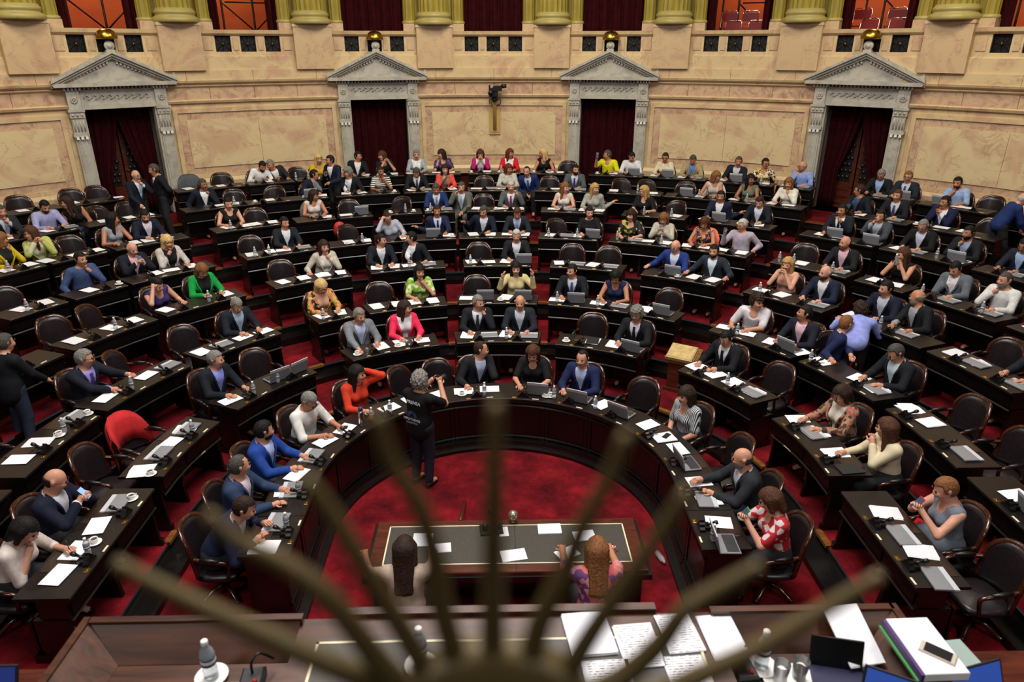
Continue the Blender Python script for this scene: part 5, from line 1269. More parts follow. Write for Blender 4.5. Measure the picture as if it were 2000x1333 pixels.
# ---- front row
occ(1, -114.5, 'person in dark blue suit', 'bending down over the front desk', suit('#151d38', '#b8bcc8'), ('short', 'dbrown'), 'pkb', skin='l', lean=34, pitch=24, yaw=10)
occ(1, -99, 'person in slate blue suit', 'hands on the desk, looking right', suit('#2b3a58', '#cbbac4'), ('receding', 'dgrey'), 'Pkb', skin='l', yaw=40)
occ(1, -81, 'person in vivid blue suit', 'listening to the right', suit('#1d3f8c', '#aeb6e2'), ('short', 'black'), 'pk', skin='l', yaw=45, beard='black')
occ(1, -62.5, 'person in white short sleeved shirt', 'reading a sheaf of papers', ('rolled', '#d8d6d2'), ('short', 'grey'), 'pPf', skin='m', pitch=32, glasses=True, lean=12)
occ(1, -44.0, 'person in orange red blouse', 'hand in the hair', ('shirt', '#c2371f'), ('long', 'black'), 'bPB', sex='f', skin='l', yaw=30, arms='hairR')
emp(1, -26.5, 'oP', 35)
emp(1, -16.5, '', 12, None, True, 'beside the turned dark suit')
occ(1, -6.6, 'person in black jacket', 'turned away to the right, fist raised', suit('#15161b', '#9ba3c0'), ('receding', 'dbrown'), 'pbcP', skin='l', yaw=75, twist=20, arms='chinR', side=6)
occ(1, 11.6, 'person in black blouse', 'typing on a laptop', ('tee', '#101013'), ('long', 'brown'), 'Cl', sex='f', skin='l', pitch=28)
occ(1, 27.2, 'person in deep blue jacket', 'behind a laptop with coffee', suit('#182048', '#b3bde0'), ('receding', 'black'), 'cBl', skin='l', lean=10)
emp(1, 44.5, 'Bpl')
occ(1, 63.2, 'person in black and white striped blouse', 'arms in the lap', ('tee', pattern(['#c9cbd0', '#1e2026'], 16., .8, 'stripe')), ('fringe', 'dbrown'), 'pPf', sex='f', skin='l', arms='lap')
emp(1, 79.5, 'pl')
occ(1, 97.5, 'person in charcoal suit and glasses', 'speaking into the microphone', suit('#24272d', '#c9c4d0'), ('bald', 'dgrey'), 'pPk', skin='l', yaw=-15, glasses=True, beard='grey', hands=((-.14, -.50, .86), (.12, -.44, .84)), lean=14)
occ(1, 117, 'person in red floral dress', 'holding a green phone by a laptop', ('tee', pattern(['#a3151a', '#a3151a', '#b01a1e', '#c9b9bd', '#a3151a'], 18)), ('bob', 'brown'), 'bpl', sex='f', skin='p', pitch=26, arms='phone', yaw=-20, hold=('phone', 'B', '#1c9a3c'))
# ------------------------------------------------------------------ build desks
for row in range(8):
    for idx, (a0, a1) in enumerate(UNITS[row]):
        ss = sorted(a for (rw, a, k, d) in REG if rw == row and a0-1.2 <= a <= a1+1.2 and not (k == 'p' and d[4] == ''))
        ss = [min(max(a, a0+math.degrees(.22/RROW[row])), a1-math.degrees(.22/RROW[row])) for a in ss]
        if row == 0: ss = [(a0+a1)/2]
        build_desk(row, idx, a0, a1, ss, row < 4)
# ------------------------------------------------------------------ seats, people, things on the desks
def coat_on_chair(M, colr, label, cat):
    mb = MB(); v = []; n = 14; rows = 8
    for j in range(rows):
        s = j/(rows-1)
        for i in range(n+1):
            x = -.31+.62*i/n; xx = x/.275; top = 1.0-.12*abs(xx)**4
            yb = lambda z: .255-.13*xx*xx+.16*max(0, z-.46)
            if s < .35: z = top-.38*(1-s/.35); y = yb(z)-.062
            elif s < .5: z = top+.03*math.sin((s-.35)/.15*PI)+.01; y = yb(z)-.062+.124*(s-.35)/.15
            else: z = top-.50*(s-.5)/.5; y = yb(z)+.062+.02*abs(math.sin(i*1.3))
            v.append((x, y+.006*math.sin(i*2.1+j), z))
    mb.add(v, [(j*(n+1)+i, j*(n+1)+i+1, (j+1)*(n+1)+i+1, (j+1)*(n+1)+i) for j in range(rows-1) for i in range(n)], 0, True)
    o = link('draped_jacket', mb.mesh('coat', mat(colr, .85, 0, .15, 14., .1)), None, M); tag(o, label, cat)
    md = o.modifiers.new('thick', 'SOLIDIFY'); md.thickness = .012
    return o
def place_all(rows=range(8), people=True):
    for row in rows:
        L = sorted([x for x in REG if x[0] == row], key=lambda x: x[1])
        for n, (rw, a, k, d) in enumerate(L):
            place = 'the %s seat from left' % ORD[n]
            zf = ZFL[row]
            if k == 'e':
                it, turn, coat, chair, note = d
                M = seatM(row, a, PD, zf, 0, rad(turn))
                if chair: place_chair(M, 'empty leather swivel armchair, %s from left in the %s' % (ORD[n], ROWN[row]))
                if coat: coat_on_chair(M, coat, 'jacket draped over the empty chair at %s, %s' % (place, ROWN[row]), 'jacket')
                items(row, a, it, place)
            else:
                who, act, top, hair, it, kw = d; kw = dict(kw)
                hold = kw.pop('hold', None); turn = kw.pop('turn', 0); coat = kw.pop('coat', None)
                M = seatM(row, a, PD, zf, 0, rad(turn)); P_ = seatM(row, a, PD-.02, zf, 0, rad(turn))
                place_chair(M, 'leather swivel armchair under the %s, %s' % (who, ROWN[row]))
                if people: pr, hd0, arms_ = person(P_, '%s, %s, %s' % (who, act, ROWN[row]), who, top, hair, h=.0165 if row < 3 else .02, **kw)
                if hold and people:
                    tip = {q: arms_[q][2]+(arms_[q][2]-arms_[q][1])/np.linalg.norm(arms_[q][2]-arms_[q][1])*.10 for q in (-1, 1)}
                    c_ = (tip[-1]+tip[1])/2 if hold[1] == 'B' else tip[-1 if hold[1] == 'L' else 1]
                    W = pr.matrix_basis @ Matrix.Translation(c_.tolist()); w_ = 'held by the %s, %s' % (who, ROWN[row])
                    if hold[0] == 'phone':
                        lit = hold[2] == 'lit'
                        o = empty('phone', W @ RX(rad(50 if hold[1] == 'B' else 80)), ('bright screened phone ' if lit else {'#c01820': 'red phone ', '#1c9a3c': 'green phone '}.get(hold[2], 'dark phone '))+w_, 'phone')
                        link('case', MB().cbox(-.037, .037, -.074, .074, -.005, .004, .003).mesh('case', mat('#101012' if lit else hold[2], .4, 0, 0)), o); link('screen', MB().box(-.033, .033, -.066, .066, .004, .005).mesh('scr', emitmat('#9fc4ff', 1.2 if lit else .12)), o)
                    elif hold[0] == 'glass':
                        o = link('drinking_glass', SM['glass'], None, W @ RX(rad(30))); tag(o, 'clear glass '+w_, 'glass')
                    elif hold[0] == 'bottle':
                        o = empty('water_bottle', W @ Matrix.Translation((0, -.02, -.08)) @ RX(rad(20)), 'clear water bottle '+w_, 'bottle'); link('body', SM['bottle'], o); link('cap', SM['bottle_cap'], o)
                    else:
                        o = link('pen', MB().tube([(0, 0, -.03), (.02, .03, .09)], .004, 6).mesh('pen', M_BLACK), None, W); tag(o, 'dark pen '+w_, 'pen')
                if coat: coat_on_chair(M, coat, 'jacket hanging behind the %s, %s' % (who, ROWN[row]), 'jacket')
                items(row, a, it, 'the '+who)
place_all()
# ================================================================== PEOPLE ON THEIR FEET
def stander(x, y, z, face, label, who, top, hair, **kw):
    # face: heading in degrees, 0 = towards the dais (-Y), 90 = to the right (+X)
    return person(TR(x, y, z, rad(face)), label, who, top, hair, stand=True, h=.02, **kw)
r, H0, A = person(TR(-1.05, 1.22, 0, rad(148)), 'person in black press vest and jeans, photographing from the red well', '', ('tee', '#0b0b0d'), ('curly', 'grey'), skin='l', arms='desk', hands=((-.10, -.34, 1.36), (.10, -.36, 1.36)), yaw=22, bottom='#0f1526', lean=4, shoes='#15161a', stand=True, scale=1.06, h=.0165)
def lettering(txt, size, M, m, parent):
    c = bpy.data.curves.new('lettering', 'FONT'); c.body = txt; c.size = size; c.align_x = 'CENTER'; c.extrude = .001; c.materials.append(m)
    o = bpy.data.objects.new('lettering', c); COL.objects.link(o); bpy.context.view_layer.update(); me = bpy.data.meshes.new_from_object(o); bpy.data.objects.remove(o)
    return link('lettering', me, parent, M)
BK = RZ(PI) @ RX(PI/2)
M_PRINT = mat('#d9dade', .7, 0, 0)
lettering('PRENSA', .062, Matrix.Translation((-.035, .172, 1.30)) @ RX(rad(8)) @ BK, M_PRINT, r)
lettering('DIPUTADOS', .048, Matrix.Translation((-.02, .200, 1.075)) @ RX(rad(-2)) @ BK, M_PRINT, r)
lettering('ARGENTINA', .034, Matrix.Translation((-.02, .200, 1.03)) @ RX(rad(-2)) @ BK, mat('#8d93a6', .7, 0, 0), r)
b = MB()
for q in range(9):
    a = PI*q/8; b.box(-.006, .006, 0, .004, .035, .075, 0, Matrix.Translation((-.02, .192, 1.135)) @ RY(PI/2-a))
link('printed_emblem', b.mesh('emblem', mat('#35477c', .7, 0, 0)), r)
pc = empty('photo_camera', TR(-1.05, 1.22, 0, rad(148)) @ Matrix.Translation((0, -.44, 1.42)), 'black photo camera held up by the press photographer', 'camera')
b = MB(); b.cbox(-.07, .07, -.04, .04, 0, .10, .012); b.cbox(-.03, .03, -.03, .03, .10, .135, .012); link('body', b.mesh('body', M_BLACK), pc)
b = MB(); b.lathe([(.036, 0), (.038, .05), (.042, .06), (.042, .12), (.036, .125), (1e-5, .11)], 16, 0, Matrix.Translation((0, -.04, .05)) @ RX(PI/2)); link('lens', b.mesh('lens', M_BLACK2), pc)
stander(-6.75, 1.55, ZFL[2], 155, 'person in black jacket and jeans, standing with the back turned at left edge', '', suit('#111318', '#b9bcc4'), ('short', 'dgrey'), skin='l', bottom='#1a2238', scale=1.07)
stander(-8.55, 9.72, ZFL[6], 62, 'person in navy suit and pale blue tie, fist at chin before leftmost door', '', suit('#121828', '#c4c8d4', '#8fa6bd'), ('none', 'brown'), skin='p', arms='chinR', yaw=5, glasses=True, scale=1.04, hands=((-.2, -.32, .92), None))
stander(-8.08, 10.0, ZFL[6], -50, 'person in black suit, hands behind, facing left before leftmost door', '', suit('#101319', '#cfd0d6', '#2a3040'), ('short', 'dgrey'), skin='m', pitch=10, scale=1.1, yaw=-15, hands=((-.2, .15, .95), (.2, .15, .95)))
stander(-4.30, 11.85, ZFL[6], -28, 'person in navy suit and open white shirt, standing between the back rows', '', suit('#141a2e', '#d6d8e0'), ('short', 'black'), skin='m', yaw=-25, pitch=8, scale=1.06, hands=((-.03, -.28, 1.22), (.12, -.32, 1.02)))
stander(10.55, 6.85, ZFL[6], 75, 'person in blue suit, walking off with bent head, right edge', '', suit('#1a2c5e', '#b9bcc8'), ('bald', 'white'), skin='l', bend=22, pitch=18, stride=.16, scale=1.05)
stander(5.80, 2.92, ZFL[2], 152, 'person in lilac shirt, bending over the fourth row desk, back turned', '', ('shirt', '#8b95d6'), ('curly', 'dbrown'), skin='l', bend=48, pitch=10, yaw=35, scale=1.06, hands=((-.25, -.62, .98), (.3, -.64, 1.02)), bottom='#101217')
# ================================================================== STENOGRAPHERS' TABLE
X0, X1, Y0, Y1, ZT = -1.36, 1.59, -1.585, -.70, .78
t = empty('stenographers_table', TR((X0+X1)/2, (Y0+Y1)/2, 0), 'long wooden table with leather top in the middle of the well', 'table')
hx, hy = (X1-X0)/2, (Y1-Y0)/2
link('table_top', MB().cbox(-hx, hx, -hy, hy, ZT-.045, ZT, .008).mesh('top', M_RWOOD), t)
link('leather_inset', MB().box(-hx+.15, hx-.15, -hy+.13, hy-.11, ZT, ZT+.003).mesh('inset', M_GREYLEA), t)
for x0, x1, y0, y1 in ((-hx+.145, hx-.145, hy-.118, hy-.105), (-hx+.145, hx-.145, -hy+.122, -hy+.136), (-hx+.145, -hx+.16, -hy+.13, hy-.11), (hx-.16, hx-.145, -hy+.13, hy-.11)):
    link('inlay_line', MB().box(x0, x1, y0, y1, ZT, ZT+.005).mesh('line', M_CREAM), t)
link('joint_gap', MB().box(.085, .092, -hy, hy, ZT, ZT+.0045).mesh('gap', M_BLACK), t)
link('edge_moulding', MB().box(-hx-.04, hx+.04, -hy-.03, hy+.02, ZT-.11, ZT-.045).mesh('edge', M_DWOOD), t)
for s in (-1, 1):
    p_ = link('pedestal', MB().box(s*hx*.78-.28, s*hx*.78+.28, -hy+.05, hy-.05, .08, ZT-.11).mesh('ped', M_DWOOD), t)
    link('plinth', MB().box(s*hx*.78-.31, s*hx*.78+.31, -hy+.02, hy-.02, 0, .08).mesh('pl', M_DWOOD), p_)
    for q in range(2): link('drawer', MB().box(s*hx*.78-.23, s*hx*.78+.23, -hy+.03, -hy+.05, .14+.26*q, .36+.26*q).mesh('dr', M_DWOOD), p_)
link('modesty_panel', MB().box(-hx*.8, hx*.8, hy-.12, hy-.09, .1, ZT-.11).mesh('mp', M_DWOOD), t)
zt = ZT+.004
def sheet(x, y, z, rz_, label, w=.21, l=.15, n=2, m=None):
    mb = MB(); rn = random.Random(int((x+y)*1e4) & 0xffff)
    for i in range(n): mb.box(-w/2, w/2, -l/2, l/2, 0, .0025, 0, Matrix.Translation((rn.uniform(-.003, .003), rn.uniform(-.003, .003), i*.0025)) @ RZ(rn.uniform(-.02, .02)))
    o = link('paper_sheets', mb.mesh('paper', m or M_PAPER), None, TR(x, y, z, rz_)); tag(o, label, 'paper'); return o
sheet(.60, -.90, zt, 0.02, 'thick white paper block near the far edge of the table', .26, .17, 6)
sheet(.18, -1.33, zt, .18, 'white sheet on the near middle of the table', .27, .18)
sheet(.76, -1.31, zt, .5, 'white sheet left of the person in pink blouse', .24, .17)
sheet(.98, -1.02, zt, .15, 'white sheet beyond the person in pink blouse', .24, .17)
sheet(1.2, -1.26, zt, -.5, 'white note right of the person in pink blouse', .14, .18)
sheet(-.82, -1.05, zt, .0, 'white sheet beyond the person in cream blouse', .22, .22)
sheet(-.60, -1.20, zt, .1, 'note pad under the hand of the person in cream blouse', .2, .15, 4)
sheet(.08, -.93, zt, .1, 'loose slips beside the black inkstand', .1, .17, 3)
b = MB(); b.tube([(0, -.07, .006), (0, .06, .006)], .006, 6); b.lathe([(.006, 0), (1e-5, .015)], 6, 0, Matrix.Translation((0, .06, .006)) @ RX(-PI/2)); o = link('pencil', b.mesh('pencil', mat('#a01c1c', .4, 0, 0)), None, TR(1.29, -1.23, zt, .3)); tag(o, 'red pencil on the right end of the table', 'pencil')
b = MB(); b.cbox(-.13, .13, -.09, .09, 0, .03, .01)
for x in (-.07, .07): b.lathe([(.035, .03), (.04, .07), (.025, .09), (.012, .10)], 12, 0, Matrix.Translation((x, 0, 0)))
b.tube([(0, .03, .03), (.0, .05, .2)], .006, 6); b.sphere((0, .05, .22), .035, 10); o = link('inkstand', b.mesh('ink', M_BLACK), None, TR(-.06, -.90, zt, .1)); tag(o, 'black inkstand in the middle of the table', 'inkstand')
b = MB(); b.lathe([(.03, 0), (.035, .01), (.015, .02), (.03, .03), (.055, .06), (.06, .09), (.05, .125), (.02, .145), (1e-5, .147)], 18); o = link('metal_globe', b.mesh('globe', mat('#b5ab8e', .25, .8, .2, 30.)), None, TR(.19, -.74, ZT+.0005)); tag(o, 'small shiny metal globe at the far table edge', 'ornament')
b = MB(); b.tube([(0, 0, 0), (.02, -1.0, .52), (.03, -1.42, .75)], [.028, .026, .02], 8); o = link('wooden_staff', b.mesh('staff', M_DAIS), None, TR(-.45, .74, .012)); tag(o, 'wooden staff leaning on the far table edge', 'staff')
b = MB(); b.lathe([(.03, 0), (.033, .01), (.033, .14), (.015, .19), (.014, .2)], 12, 0, RX(PI/2) @ Matrix.Translation((0, .033, 0))); o = link('water_bottle', b.mesh('bottle', M_PET), None, TR(1.98, -.42, .012, .3)); tag(o, 'empty clear bottle lying on the red carpet right of the table', 'bottle')
def table_chair(M, label):
    r = empty('stackable_chair', M, label, 'chair')
    link('seat', MB().cbox(-.23, .23, -.22, .22, .42, .46, .015).mesh('seat', M_BLACK2), r)
    b = MB(); b.cbox(-.22, .22, .20, .225, .55, .82, .01); link('backrest', b.mesh('back', M_BLACK2), r)
    b = MB(); b.tube([(-.225, .21, .83), (.225, .21, .83)], .014, 8); link('top_rail', b.mesh('rail', M_BRASS), r)
    for x in (-.23, .23):
        for y0, y1, zt_ in ((-.2, -.2, .44), (.2, .21, .83)):
            b = MB(); b.tube([(x, y0, 0), (x, y1, zt_)], .012, 6); link('leg', b.mesh('leg', M_BRASS), r)
    return r
for x, y, who, top, hair, hs in ((-.90, -1.96, 'person in cream blouse', ('rolled', '#b3a08f'), ('long', 'dbrown'), ((-.42, -.42, .80), (.18, -.60, .82))), (.98, -2.02, 'person in pink print blouse', ('rolled', pattern(['#b8505a', '#c9808a', '#6a3a78', '#c96a5a', '#d2a0a4'], 16)), ('long', 'lbrown'), ((-.25, -.5, .80), (.2, -.5, .80)))):
    table_chair(TR(x, y, 0, PI), 'brass railed black chair under the %s at the table' % who)
    person(TR(x, y+.02, 0, PI), '%s, seen from behind, writing at the table in the well' % who, '', top, hair, sex='f', skin='m', lean=7, pitch=20, h=.0165, hands=tuple((-hs[1-i][0], hs[1-i][1], hs[1-i][2]) for i in (0, 1)), bottom='#1a1a20', scale=1.13)
# lectern with an old open book in the right aisle
l = empty('lectern', TR(3.27, 3.7, ZFL[1], rad(-32)), 'low wooden lectern in the aisle right of the second row', 'lectern')
link('cabinet', MB().box(-.22, .22, -.16, .16, 0, .55).mesh('cab', M_RWOOD), l); link('sloped_top', MB().add([(-.27, -.2, .55), (.27, -.2, .55), (.27, .2, .55), (-.27, .2, .55), (-.27, -.2, .6), (.27, -.2, .6), (.27, .2, .74), (-.27, .2, .74)], [(3, 2, 1, 0), (4, 5, 6, 7), (0, 1, 5, 4), (1, 2, 6, 5), (2, 3, 7, 6), (3, 0, 4, 7)]).mesh('slope', M_NOSE), l); link('plinth', MB().box(-.26, .26, -.2, .2, 0, .06).mesh('pl', M_RWOOD), l)
b = MB(); b.cbox(-.26, .2, -.22, .16, 0, .07, .02); b.box(-.27, .21, -.23, .17, -.012, 0); b.box(-.27, .21, -.235, -.22, 0, .06)
o = link('old_book', b.mesh('book', mat('#b59a63', .7, 0, .2, 12.)), None, TR(3.27, 3.7, ZFL[1]+.685, rad(-32)) @ RX(math.atan2(.14, .4))); tag(o, 'thick yellowed book lying on the aisle lectern', 'book')
# bags, thermos
b = MB(); b.lathe([(.02, 0), (.13, .02), (.16, .14), (.13, .28), (.08, .34), (1e-5, .36)], 14, 0, Matrix.Diagonal((1, .6, 1, 1))); o = link('handbag', b.mesh('bag', mat('#b3241f', .6, 0, .2, 10.)), None, seatM(5, -21.7, -.1, ZFL[5]+.38)); tag(o, 'bright red bag hanging between two sixth row desks', 'bag')
link('strap_hook', MB().box(-.01, .01, 0, .12, .42, .46).mesh('hook', M_BLACK), o)
b = MB(); b.cbox(-.15, .15, -.06, .06, 0, .22, .04); b.tube(smooth_path([(-.08, 0, .2), (-.05, 0, .32), (.05, 0, .32), (.08, 0, .2)], 4), .01, 6); o = link('handbag', b.mesh('bag', mat('#c8141c', .4, 0, .05, 10.)), None, seatM(1, 104.2, .72, ZFL[1]+.456)); tag(o, 'red leather bag beside the person in grey sleeveless dress', 'bag')
r = empty('thermos_flask', seatM(0, -53.5, .14, ZTOP[0]+.001), 'steel thermos flask with blue cap on the front row desk', 'flask')
b = MB(); b.lathe([(.038, 0), (.04, .01), (.04, .2), (.03, .23)], 16); link('body', b.mesh('body', M_CHROME), r); b = MB(); b.lathe([(.03, .23), (.033, .235), (.033, .285), (.028, .29), (1e-5, .291)], 14); link('cap', b.mesh('cap', mat('#22345e', .4, 0, 0)), r)
r = empty('mate_cup', seatM(0, -49.5, .12, ZTOP[0]+.001), 'wooden mate cup beside the steel flask', 'cup')
b = MB(); b.lathe([(.028, 0), (.038, .03), (.036, .08), (.032, .085), (.03, .05), (1e-5, .045)], 14); link('cup', b.mesh('mate', M_NOSE), r); b = MB(); b.tube([(0, 0, .04), (.03, 0, .16)], .004, 6); link('metal_straw', b.mesh('straw', M_CHROME), r)
# ================================================================== PRESIDENT'S DAIS
d = empty('presidential_dais', TR(0, -5.3, 0), 'high polished wood presidential dais along the bottom edge', 'dais')
def B(nm, x0, x1, y0, y1, z0, z1, m=M_DAIS, p=d): return link(nm, MB().box(x0, x1, y0, y1, z0, z1).mesh(nm, m), p)
ZD = 3.27; yo = 5.3
B('front_wall', -1.95, 1.95, -4.95+yo, -4.90+yo, 0, 3.25, M_DWOOD); B('desk_slab', -1.88, 1.88, -5.85+yo, -4.93+yo, ZD-.05, ZD)
def slope(nm, pts, th=.02, m=M_DAIS):
    mb = MB(); v = [tuple(p) for p in pts]; v2 = [(x, y, z-th) for x, y, z in v]; mb.add(v+v2, [(0, 1, 2, 3), (7, 6, 5, 4)]+[(i, i+4, (i+1) % 4+4, (i+1) % 4) for i in range(4)]); return link(nm, mb.mesh(nm, m), d)
for x0, x1, nm in ((-1.86, -.90, 'left'), (1.02, 1.87, 'right')):
    slope('sloped_parapet', [(x0+(.16 if nm == 'left' else 0), -5.055+yo, ZD+.003), (x1-(.16 if nm == 'right' else 0), -5.055+yo, ZD+.003), (x1, -4.93+yo, 3.40), (x0, -4.93+yo, 3.40)])
    B('parapet_edge', x0-.01, x1+.01, -4.935+yo, -4.90+yo, 3.2, 3.412)
for s in (-1, 1):
    slope('side_parapet', [(s*1.865, -4.93+yo, 3.40), (s*1.70, -5.055+yo, ZD+.003), (s*1.70, -5.9+yo, ZD+.003), (s*1.865, -5.9+yo, 3.40)]); B('side_edge', min(s*1.865, s*1.90), max(s*1.865, s*1.90), -5.9+yo, -4.90+yo, 3.0, 3.412)
B('centre_desk', -.90, 1.02, -5.9+yo, -4.90+yo, ZD, 3.375); B('centre_lip', -.72, .76, -4.90+yo, -4.855+yo, 3.25, 3.40)
B('centre_leather', -.80, .92, -5.9+yo, -5.04+yo, 3.375, 3.379, M_GREYLEA)
B('inlay_line', -.80, .92, -5.055+yo, -5.043+yo, 3.379, 3.381, M_CREAM); B('inlay_line', -.80, -.788, -5.9+yo, -5.043+yo, 3.379, 3.381, M_CREAM); B('inlay_line', .908, .92, -5.9+yo, -5.043+yo, 3.379, 3.381, M_CREAM)
B('right_leather', 1.08, 1.66, -5.9+yo, -5.13+yo, ZD, ZD+.004, M_GREYLEA); B('inlay_line', 1.08, 1.66, -5.135+yo, -5.122+yo, ZD+.004, ZD+.006, M_CREAM); B('inlay_line', 1.645, 1.66, -5.9+yo, -5.13+yo, ZD+.004, ZD+.006, M_CREAM)
B('left_leather', -1.5, -1.02, -5.9+yo, -5.16+yo, ZD, ZD+.004, M_GREYLEA); B('inlay_band', -1.5, -1.02, -5.2+yo, -5.16+yo, ZD+.004, ZD+.006, mat('#8d8c72', .6, 0, 0))
for s in (-1, 1):
    w_ = empty('secretary_desk', TR(s*2.45, -5.35, 0), 'lower dark wood secretary desk on the %s of the dais' % ('left' if s < 0 else 'right'), 'desk')
    link('desk_top', MB().cbox(-.52, .52, -.38, .38, 3.13, 3.18, .01).mesh('top', M_RWOOD), w_); link('front_panel', MB().box(-.52, .52, .34, .37, 0, 3.13).mesh('fp', M_DWOOD), w_)
z3, zt_ = 3.3815, ZD+.0065
def doc(x, y, z, rz_, label, w=.21, l=.297, n=3, m=None): return sheet(x, y, z, rz_, label, w, l, n, m)
doc(.425, -5.03, z3, .10, 'stack of white documents on the middle of the dais', .205, .25, 5); doc(.64, -5.10, z3, .09, 'printed list in a punched plastic sleeve on the dais', .175, .25, 2, M_TEXT)
doc(.84, -5.03, z3, .12, 'printed form right of the plastic sleeve on the dais', .165, .23, 2, M_TEXT); doc(.48, -5.27, z3, .05, 'printed sheet near the bottom edge of the dais', .2, .18, 2, M_TEXT)
doc(.82, -5.265, z3, .06, 'printed certificate at the bottom of the dais', .17, .2, 2, M_TEXT); doc(1.03, -5.06, z3+.0, .07, 'blank white folder lying beside the water bottle', .16, .26, 3)
o = doc(1.625, -5.06, 3.375, .14, 'white titled folder over the right end of the dais parapet', .17, .27, 3); o.matrix_basis = TR(1.63, -5.055, 3.372, .14) @ RX(rad(23))
bd = empty('ring_binder', TR(1.86, -5.20, 3.413, .02), 'thick white binder with purple and green spine, dais right end', 'binder')
link('page_block', MB().cbox(-.09, .10, -.155, .155, .01, .05, .003).mesh('pages', M_PAPER), bd); link('purple_spine', MB().box(-.105, -.09, -.155, .155, .0, .045).mesh('spine', mat('#4a2a66', .5, 0, 0)), bd); link('green_cover', MB().box(-.115, .1, -.15, .155, 0, .01).mesh('cover', mat('#3d8f45', .5, 0, 0)), bd)
lettering_ = None
ph = empty('smartphone', TR(1.885, -5.25, 3.464, .85), 'white edged smartphone lying on the binder', 'phone')
link('case', MB().cbox(-.034, .034, -.069, .069, 0, .009, .003).mesh('case', mat('#cdbfae', .4, .3, 0)), ph); link('screen', MB().box(-.03, .03, -.052, .052, .009, .0095).mesh('scr', M_BLACK), ph)
o = link('grey_folder', MB().cbox(-.10, .10, -.13, .13, 0, .012, .003).mesh('gf', mat('#8fa09a', .6, 0, 0)), None, TR(2.17, -5.05, 3.181, .1)); tag(o, 'grey green folder on the right secretary desk', 'folder')
bx_ = empty('document_case', TR(1.50, -5.21, ZD+.0065, -.22), 'open black case standing on the right leather of the dais', 'case')
link('tray', MB().box(-.11, .11, -.07, .05, 0, .025).mesh('tray', mat('#14143a', .5, 0, 0)), bx_); link('lid', MB().box(-.11, .11, 0, .012, 0, .14).mesh('lid', M_BLACK), bx_).matrix_basis = Matrix.Translation((0, .04, .02)) @ RX(rad(-18))
def dais_bottle(x, y, z, label):
    o = empty('water_bottle', TR(x, y, z), label, 'bottle'); 
    for nm, k in (('body', 'bottle'), ('paper_label', 'bottle_label'), ('cap', 'bottle_cap'), ('saucer', 'saucer')): link(nm, SM[k], o, None if k == 'saucer' else Matrix.Translation((0, 0, .006)))
dais_bottle(-1.25, -5.135, zt_, 'water bottle on a saucer, left tray of the dais'); dais_bottle(-.32, -5.19, z3, 'water bottle on the middle leather of the dais'); dais_bottle(1.19, -5.135, zt_, 'water bottle on a saucer, right tray of the dais')
M_TEA = mat('#5a2d12', .1, 0, 0)
for x, y, tea, lab in ((1.245, -5.215, 0, 'empty glass on a saucer at the bottom of the dais'), (1.335, -5.20, 1, 'glass of tea on a saucer at the bottom of the dais')):
    o = empty('tea_glass', TR(x, y, zt_), lab, 'glass'); link('saucer', SM['saucer'], o); link('glass', SM['glass'], o, Matrix.Translation((0, 0, .007)))
    if tea: b = MB(); b.lathe([(.026, .008), (.03, .05), (1e-5, .05)], 14); link('tea', b.mesh('tea', M_TEA), o, Matrix.Translation((0, 0, .007)))
for x, lab in ((-1.06, 'black microphone base with red switch, left of the dais middle'), (1.10, 'black microphone base with red switch, right of the dais middle')):
    o = empty('microphone_base', TR(x, -5.17, (z3 if abs(x) < .9 else zt_), .1), lab, 'microphone'); link('box', MB().cbox(-.05, .05, -.06, .06, 0, .04, .01).mesh('box', M_BLACK2), o); b = MB(); b.tube(smooth_path([(0, .02, .04), (0, .03, .09), (.03, .06, .11), (.08, .08, .05)], 4), .006, 6); link('gooseneck', b.mesh('neck', M_BLACK), o)
    b = MB(); b.sphere((.02, -.03, .045), .012, 8); link('red_switch', b.mesh('sw', mat('#b01a1c', .4, 0, 0)), o)
M_SCR = emitmat('#3a62c8', .55); M_SCR2 = emitmat('#3346a0', .4)
for x, y, z, rz_, m, lab in ((1.62, -5.50, ZD+.0065, -.5, M_SCR, 'laptop with blue screen at the bottom right of the dais'), (2.08, -5.37, 3.181, .25, M_SCR, 'laptop with bright blue screen, right secretary desk'), (-2.22, -5.27, 3.181, -.0, M_SCR2, 'laptop with blue screen, left secretary desk')):
    o = empty('laptop', TR(x, y, z, rz_), lab, 'laptop'); link('base', SM['lap_base'], o, Matrix.Translation((0, -.08, 0))); k = link('lid', MB().cbox(-.16, .16, -.005, .005, 0, .21, .003).mesh('lid', M_BLACK2), o, Matrix.Translation((0, .04, .012)) @ RX(rad(-25))); link('screen', MB().box(-.15, .15, -.0075, -.005, .012, .2).mesh('scr', m), k)
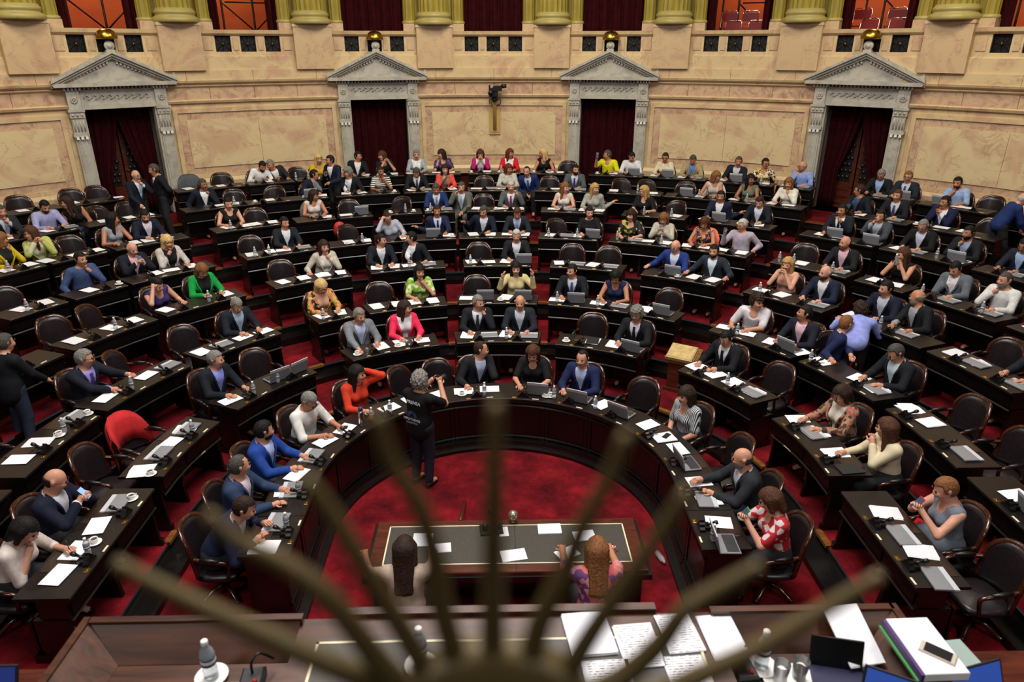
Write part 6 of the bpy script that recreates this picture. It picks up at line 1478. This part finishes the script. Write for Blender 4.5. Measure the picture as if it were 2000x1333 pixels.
# ================================================================== THE PRESIDENT'S CHAIR WITH ITS CARVED SUN
RAYS = [[(-0.1465, 5.6464), (-0.1264, 5.6305), (-0.0957, 5.6091), (-0.0699, 5.5915), (-0.0427, 5.5746)], [(-0.1029, 5.6711), (-0.0912, 5.6563), (-0.073, 5.6436), (-0.057, 5.6262), (-0.0452, 5.6034), (-0.0305, 5.576)], [(-0.0592, 5.6883), (-0.0487, 5.6663), (-0.0378, 5.6387), (-0.0261, 5.6091), (-0.0134, 5.5772)], [(-0.0276, 5.7178), (-0.0239, 5.6964), (-0.0135, 5.6736), (-0.0082, 5.6466), (-0.0059, 5.6177), (0.0012, 5.5801)], [(0.0193, 5.7219), (0.0187, 5.6958), (0.0179, 5.6571), (0.0171, 5.6142), (0.0167, 5.5731)], [(0.0723, 5.7072), (0.0661, 5.6852), (0.0563, 5.6619), (0.0504, 5.6399), (0.0395, 5.6107), (0.0328, 5.5793)], [(0.1001, 5.6796), (0.0881, 5.6532), (0.074, 5.625), (0.0613, 5.5979), (0.05, 5.5723)], [(0.1372, 5.6397), (0.1203, 5.627), (0.1053, 5.6139), (0.0951, 5.594), (0.0772, 5.5716)], [(0.1929, 5.6329), (0.1674, 5.611), (0.1417, 5.5897), (0.1143, 5.5724), (0.0978, 5.561)]]
M_SUN = mat('#5c4c28', .5, .2, .15, 12.)
c = empty('presidential_chair', TR(0.017, -7.227, 5.542), 'tall chair back crowned by a carved gilt sun, blurred in the foreground', 'chair')
for rr in RAYS:
    pts = [(x-0.017, 0, z-5.542) for x, z in rr]; L_ = Vector(pts[-1]); pts.append((L_.x*.55, 0, L_.z*.45)); sp = smooth_path(pts, 4); n = len(sp)
    mb = MB(); mb.tube(sp, [0.0028+.0042*(i/(n-1))**.8 for i in range(n)], 8); link('sun_ray', mb.mesh('ray', M_SUN), c)
b = MB(); b.lathe([(1e-5, -.018), (.035, -.017), (.05, -.01), (.055, 0), (.05, .01), (1e-5, .012)], 28, 0, RX(PI/2)); link('sun_disc', b.mesh('disc', M_SUN), c)
link('crest_rail', MB().prism([(-.30, -.34), (.30, -.34), (.28, -.16), (.14, -.07), (.05, -.03), (-.05, -.03), (-.14, -.07), (-.28, -.16)], -.02, .02).mesh('rail', M_DAIS), c); link('back_panel', MB().box(-.30, .30, -.02, .02, -1.5, -.34).mesh('panel', M_LEATHER), c)
for s in (-1, 1): link('stile', MB().box(s*.33-.03, s*.33+.03, -.025, .025, -2.7, -.3).mesh('stile', M_DAIS), c)
link('seat', MB().cbox(-.36, .36, .0, .62, -2.3, -2.2, .02).mesh('seat', M_LEATHER), c)
link('dais_platform', MB().box(-2.6, 2.6, -.9, 2.05, -2.8, -2.7).mesh('plat', M_CARPET), d, Matrix.Translation((0, -7.077+5.3, 5.33)))
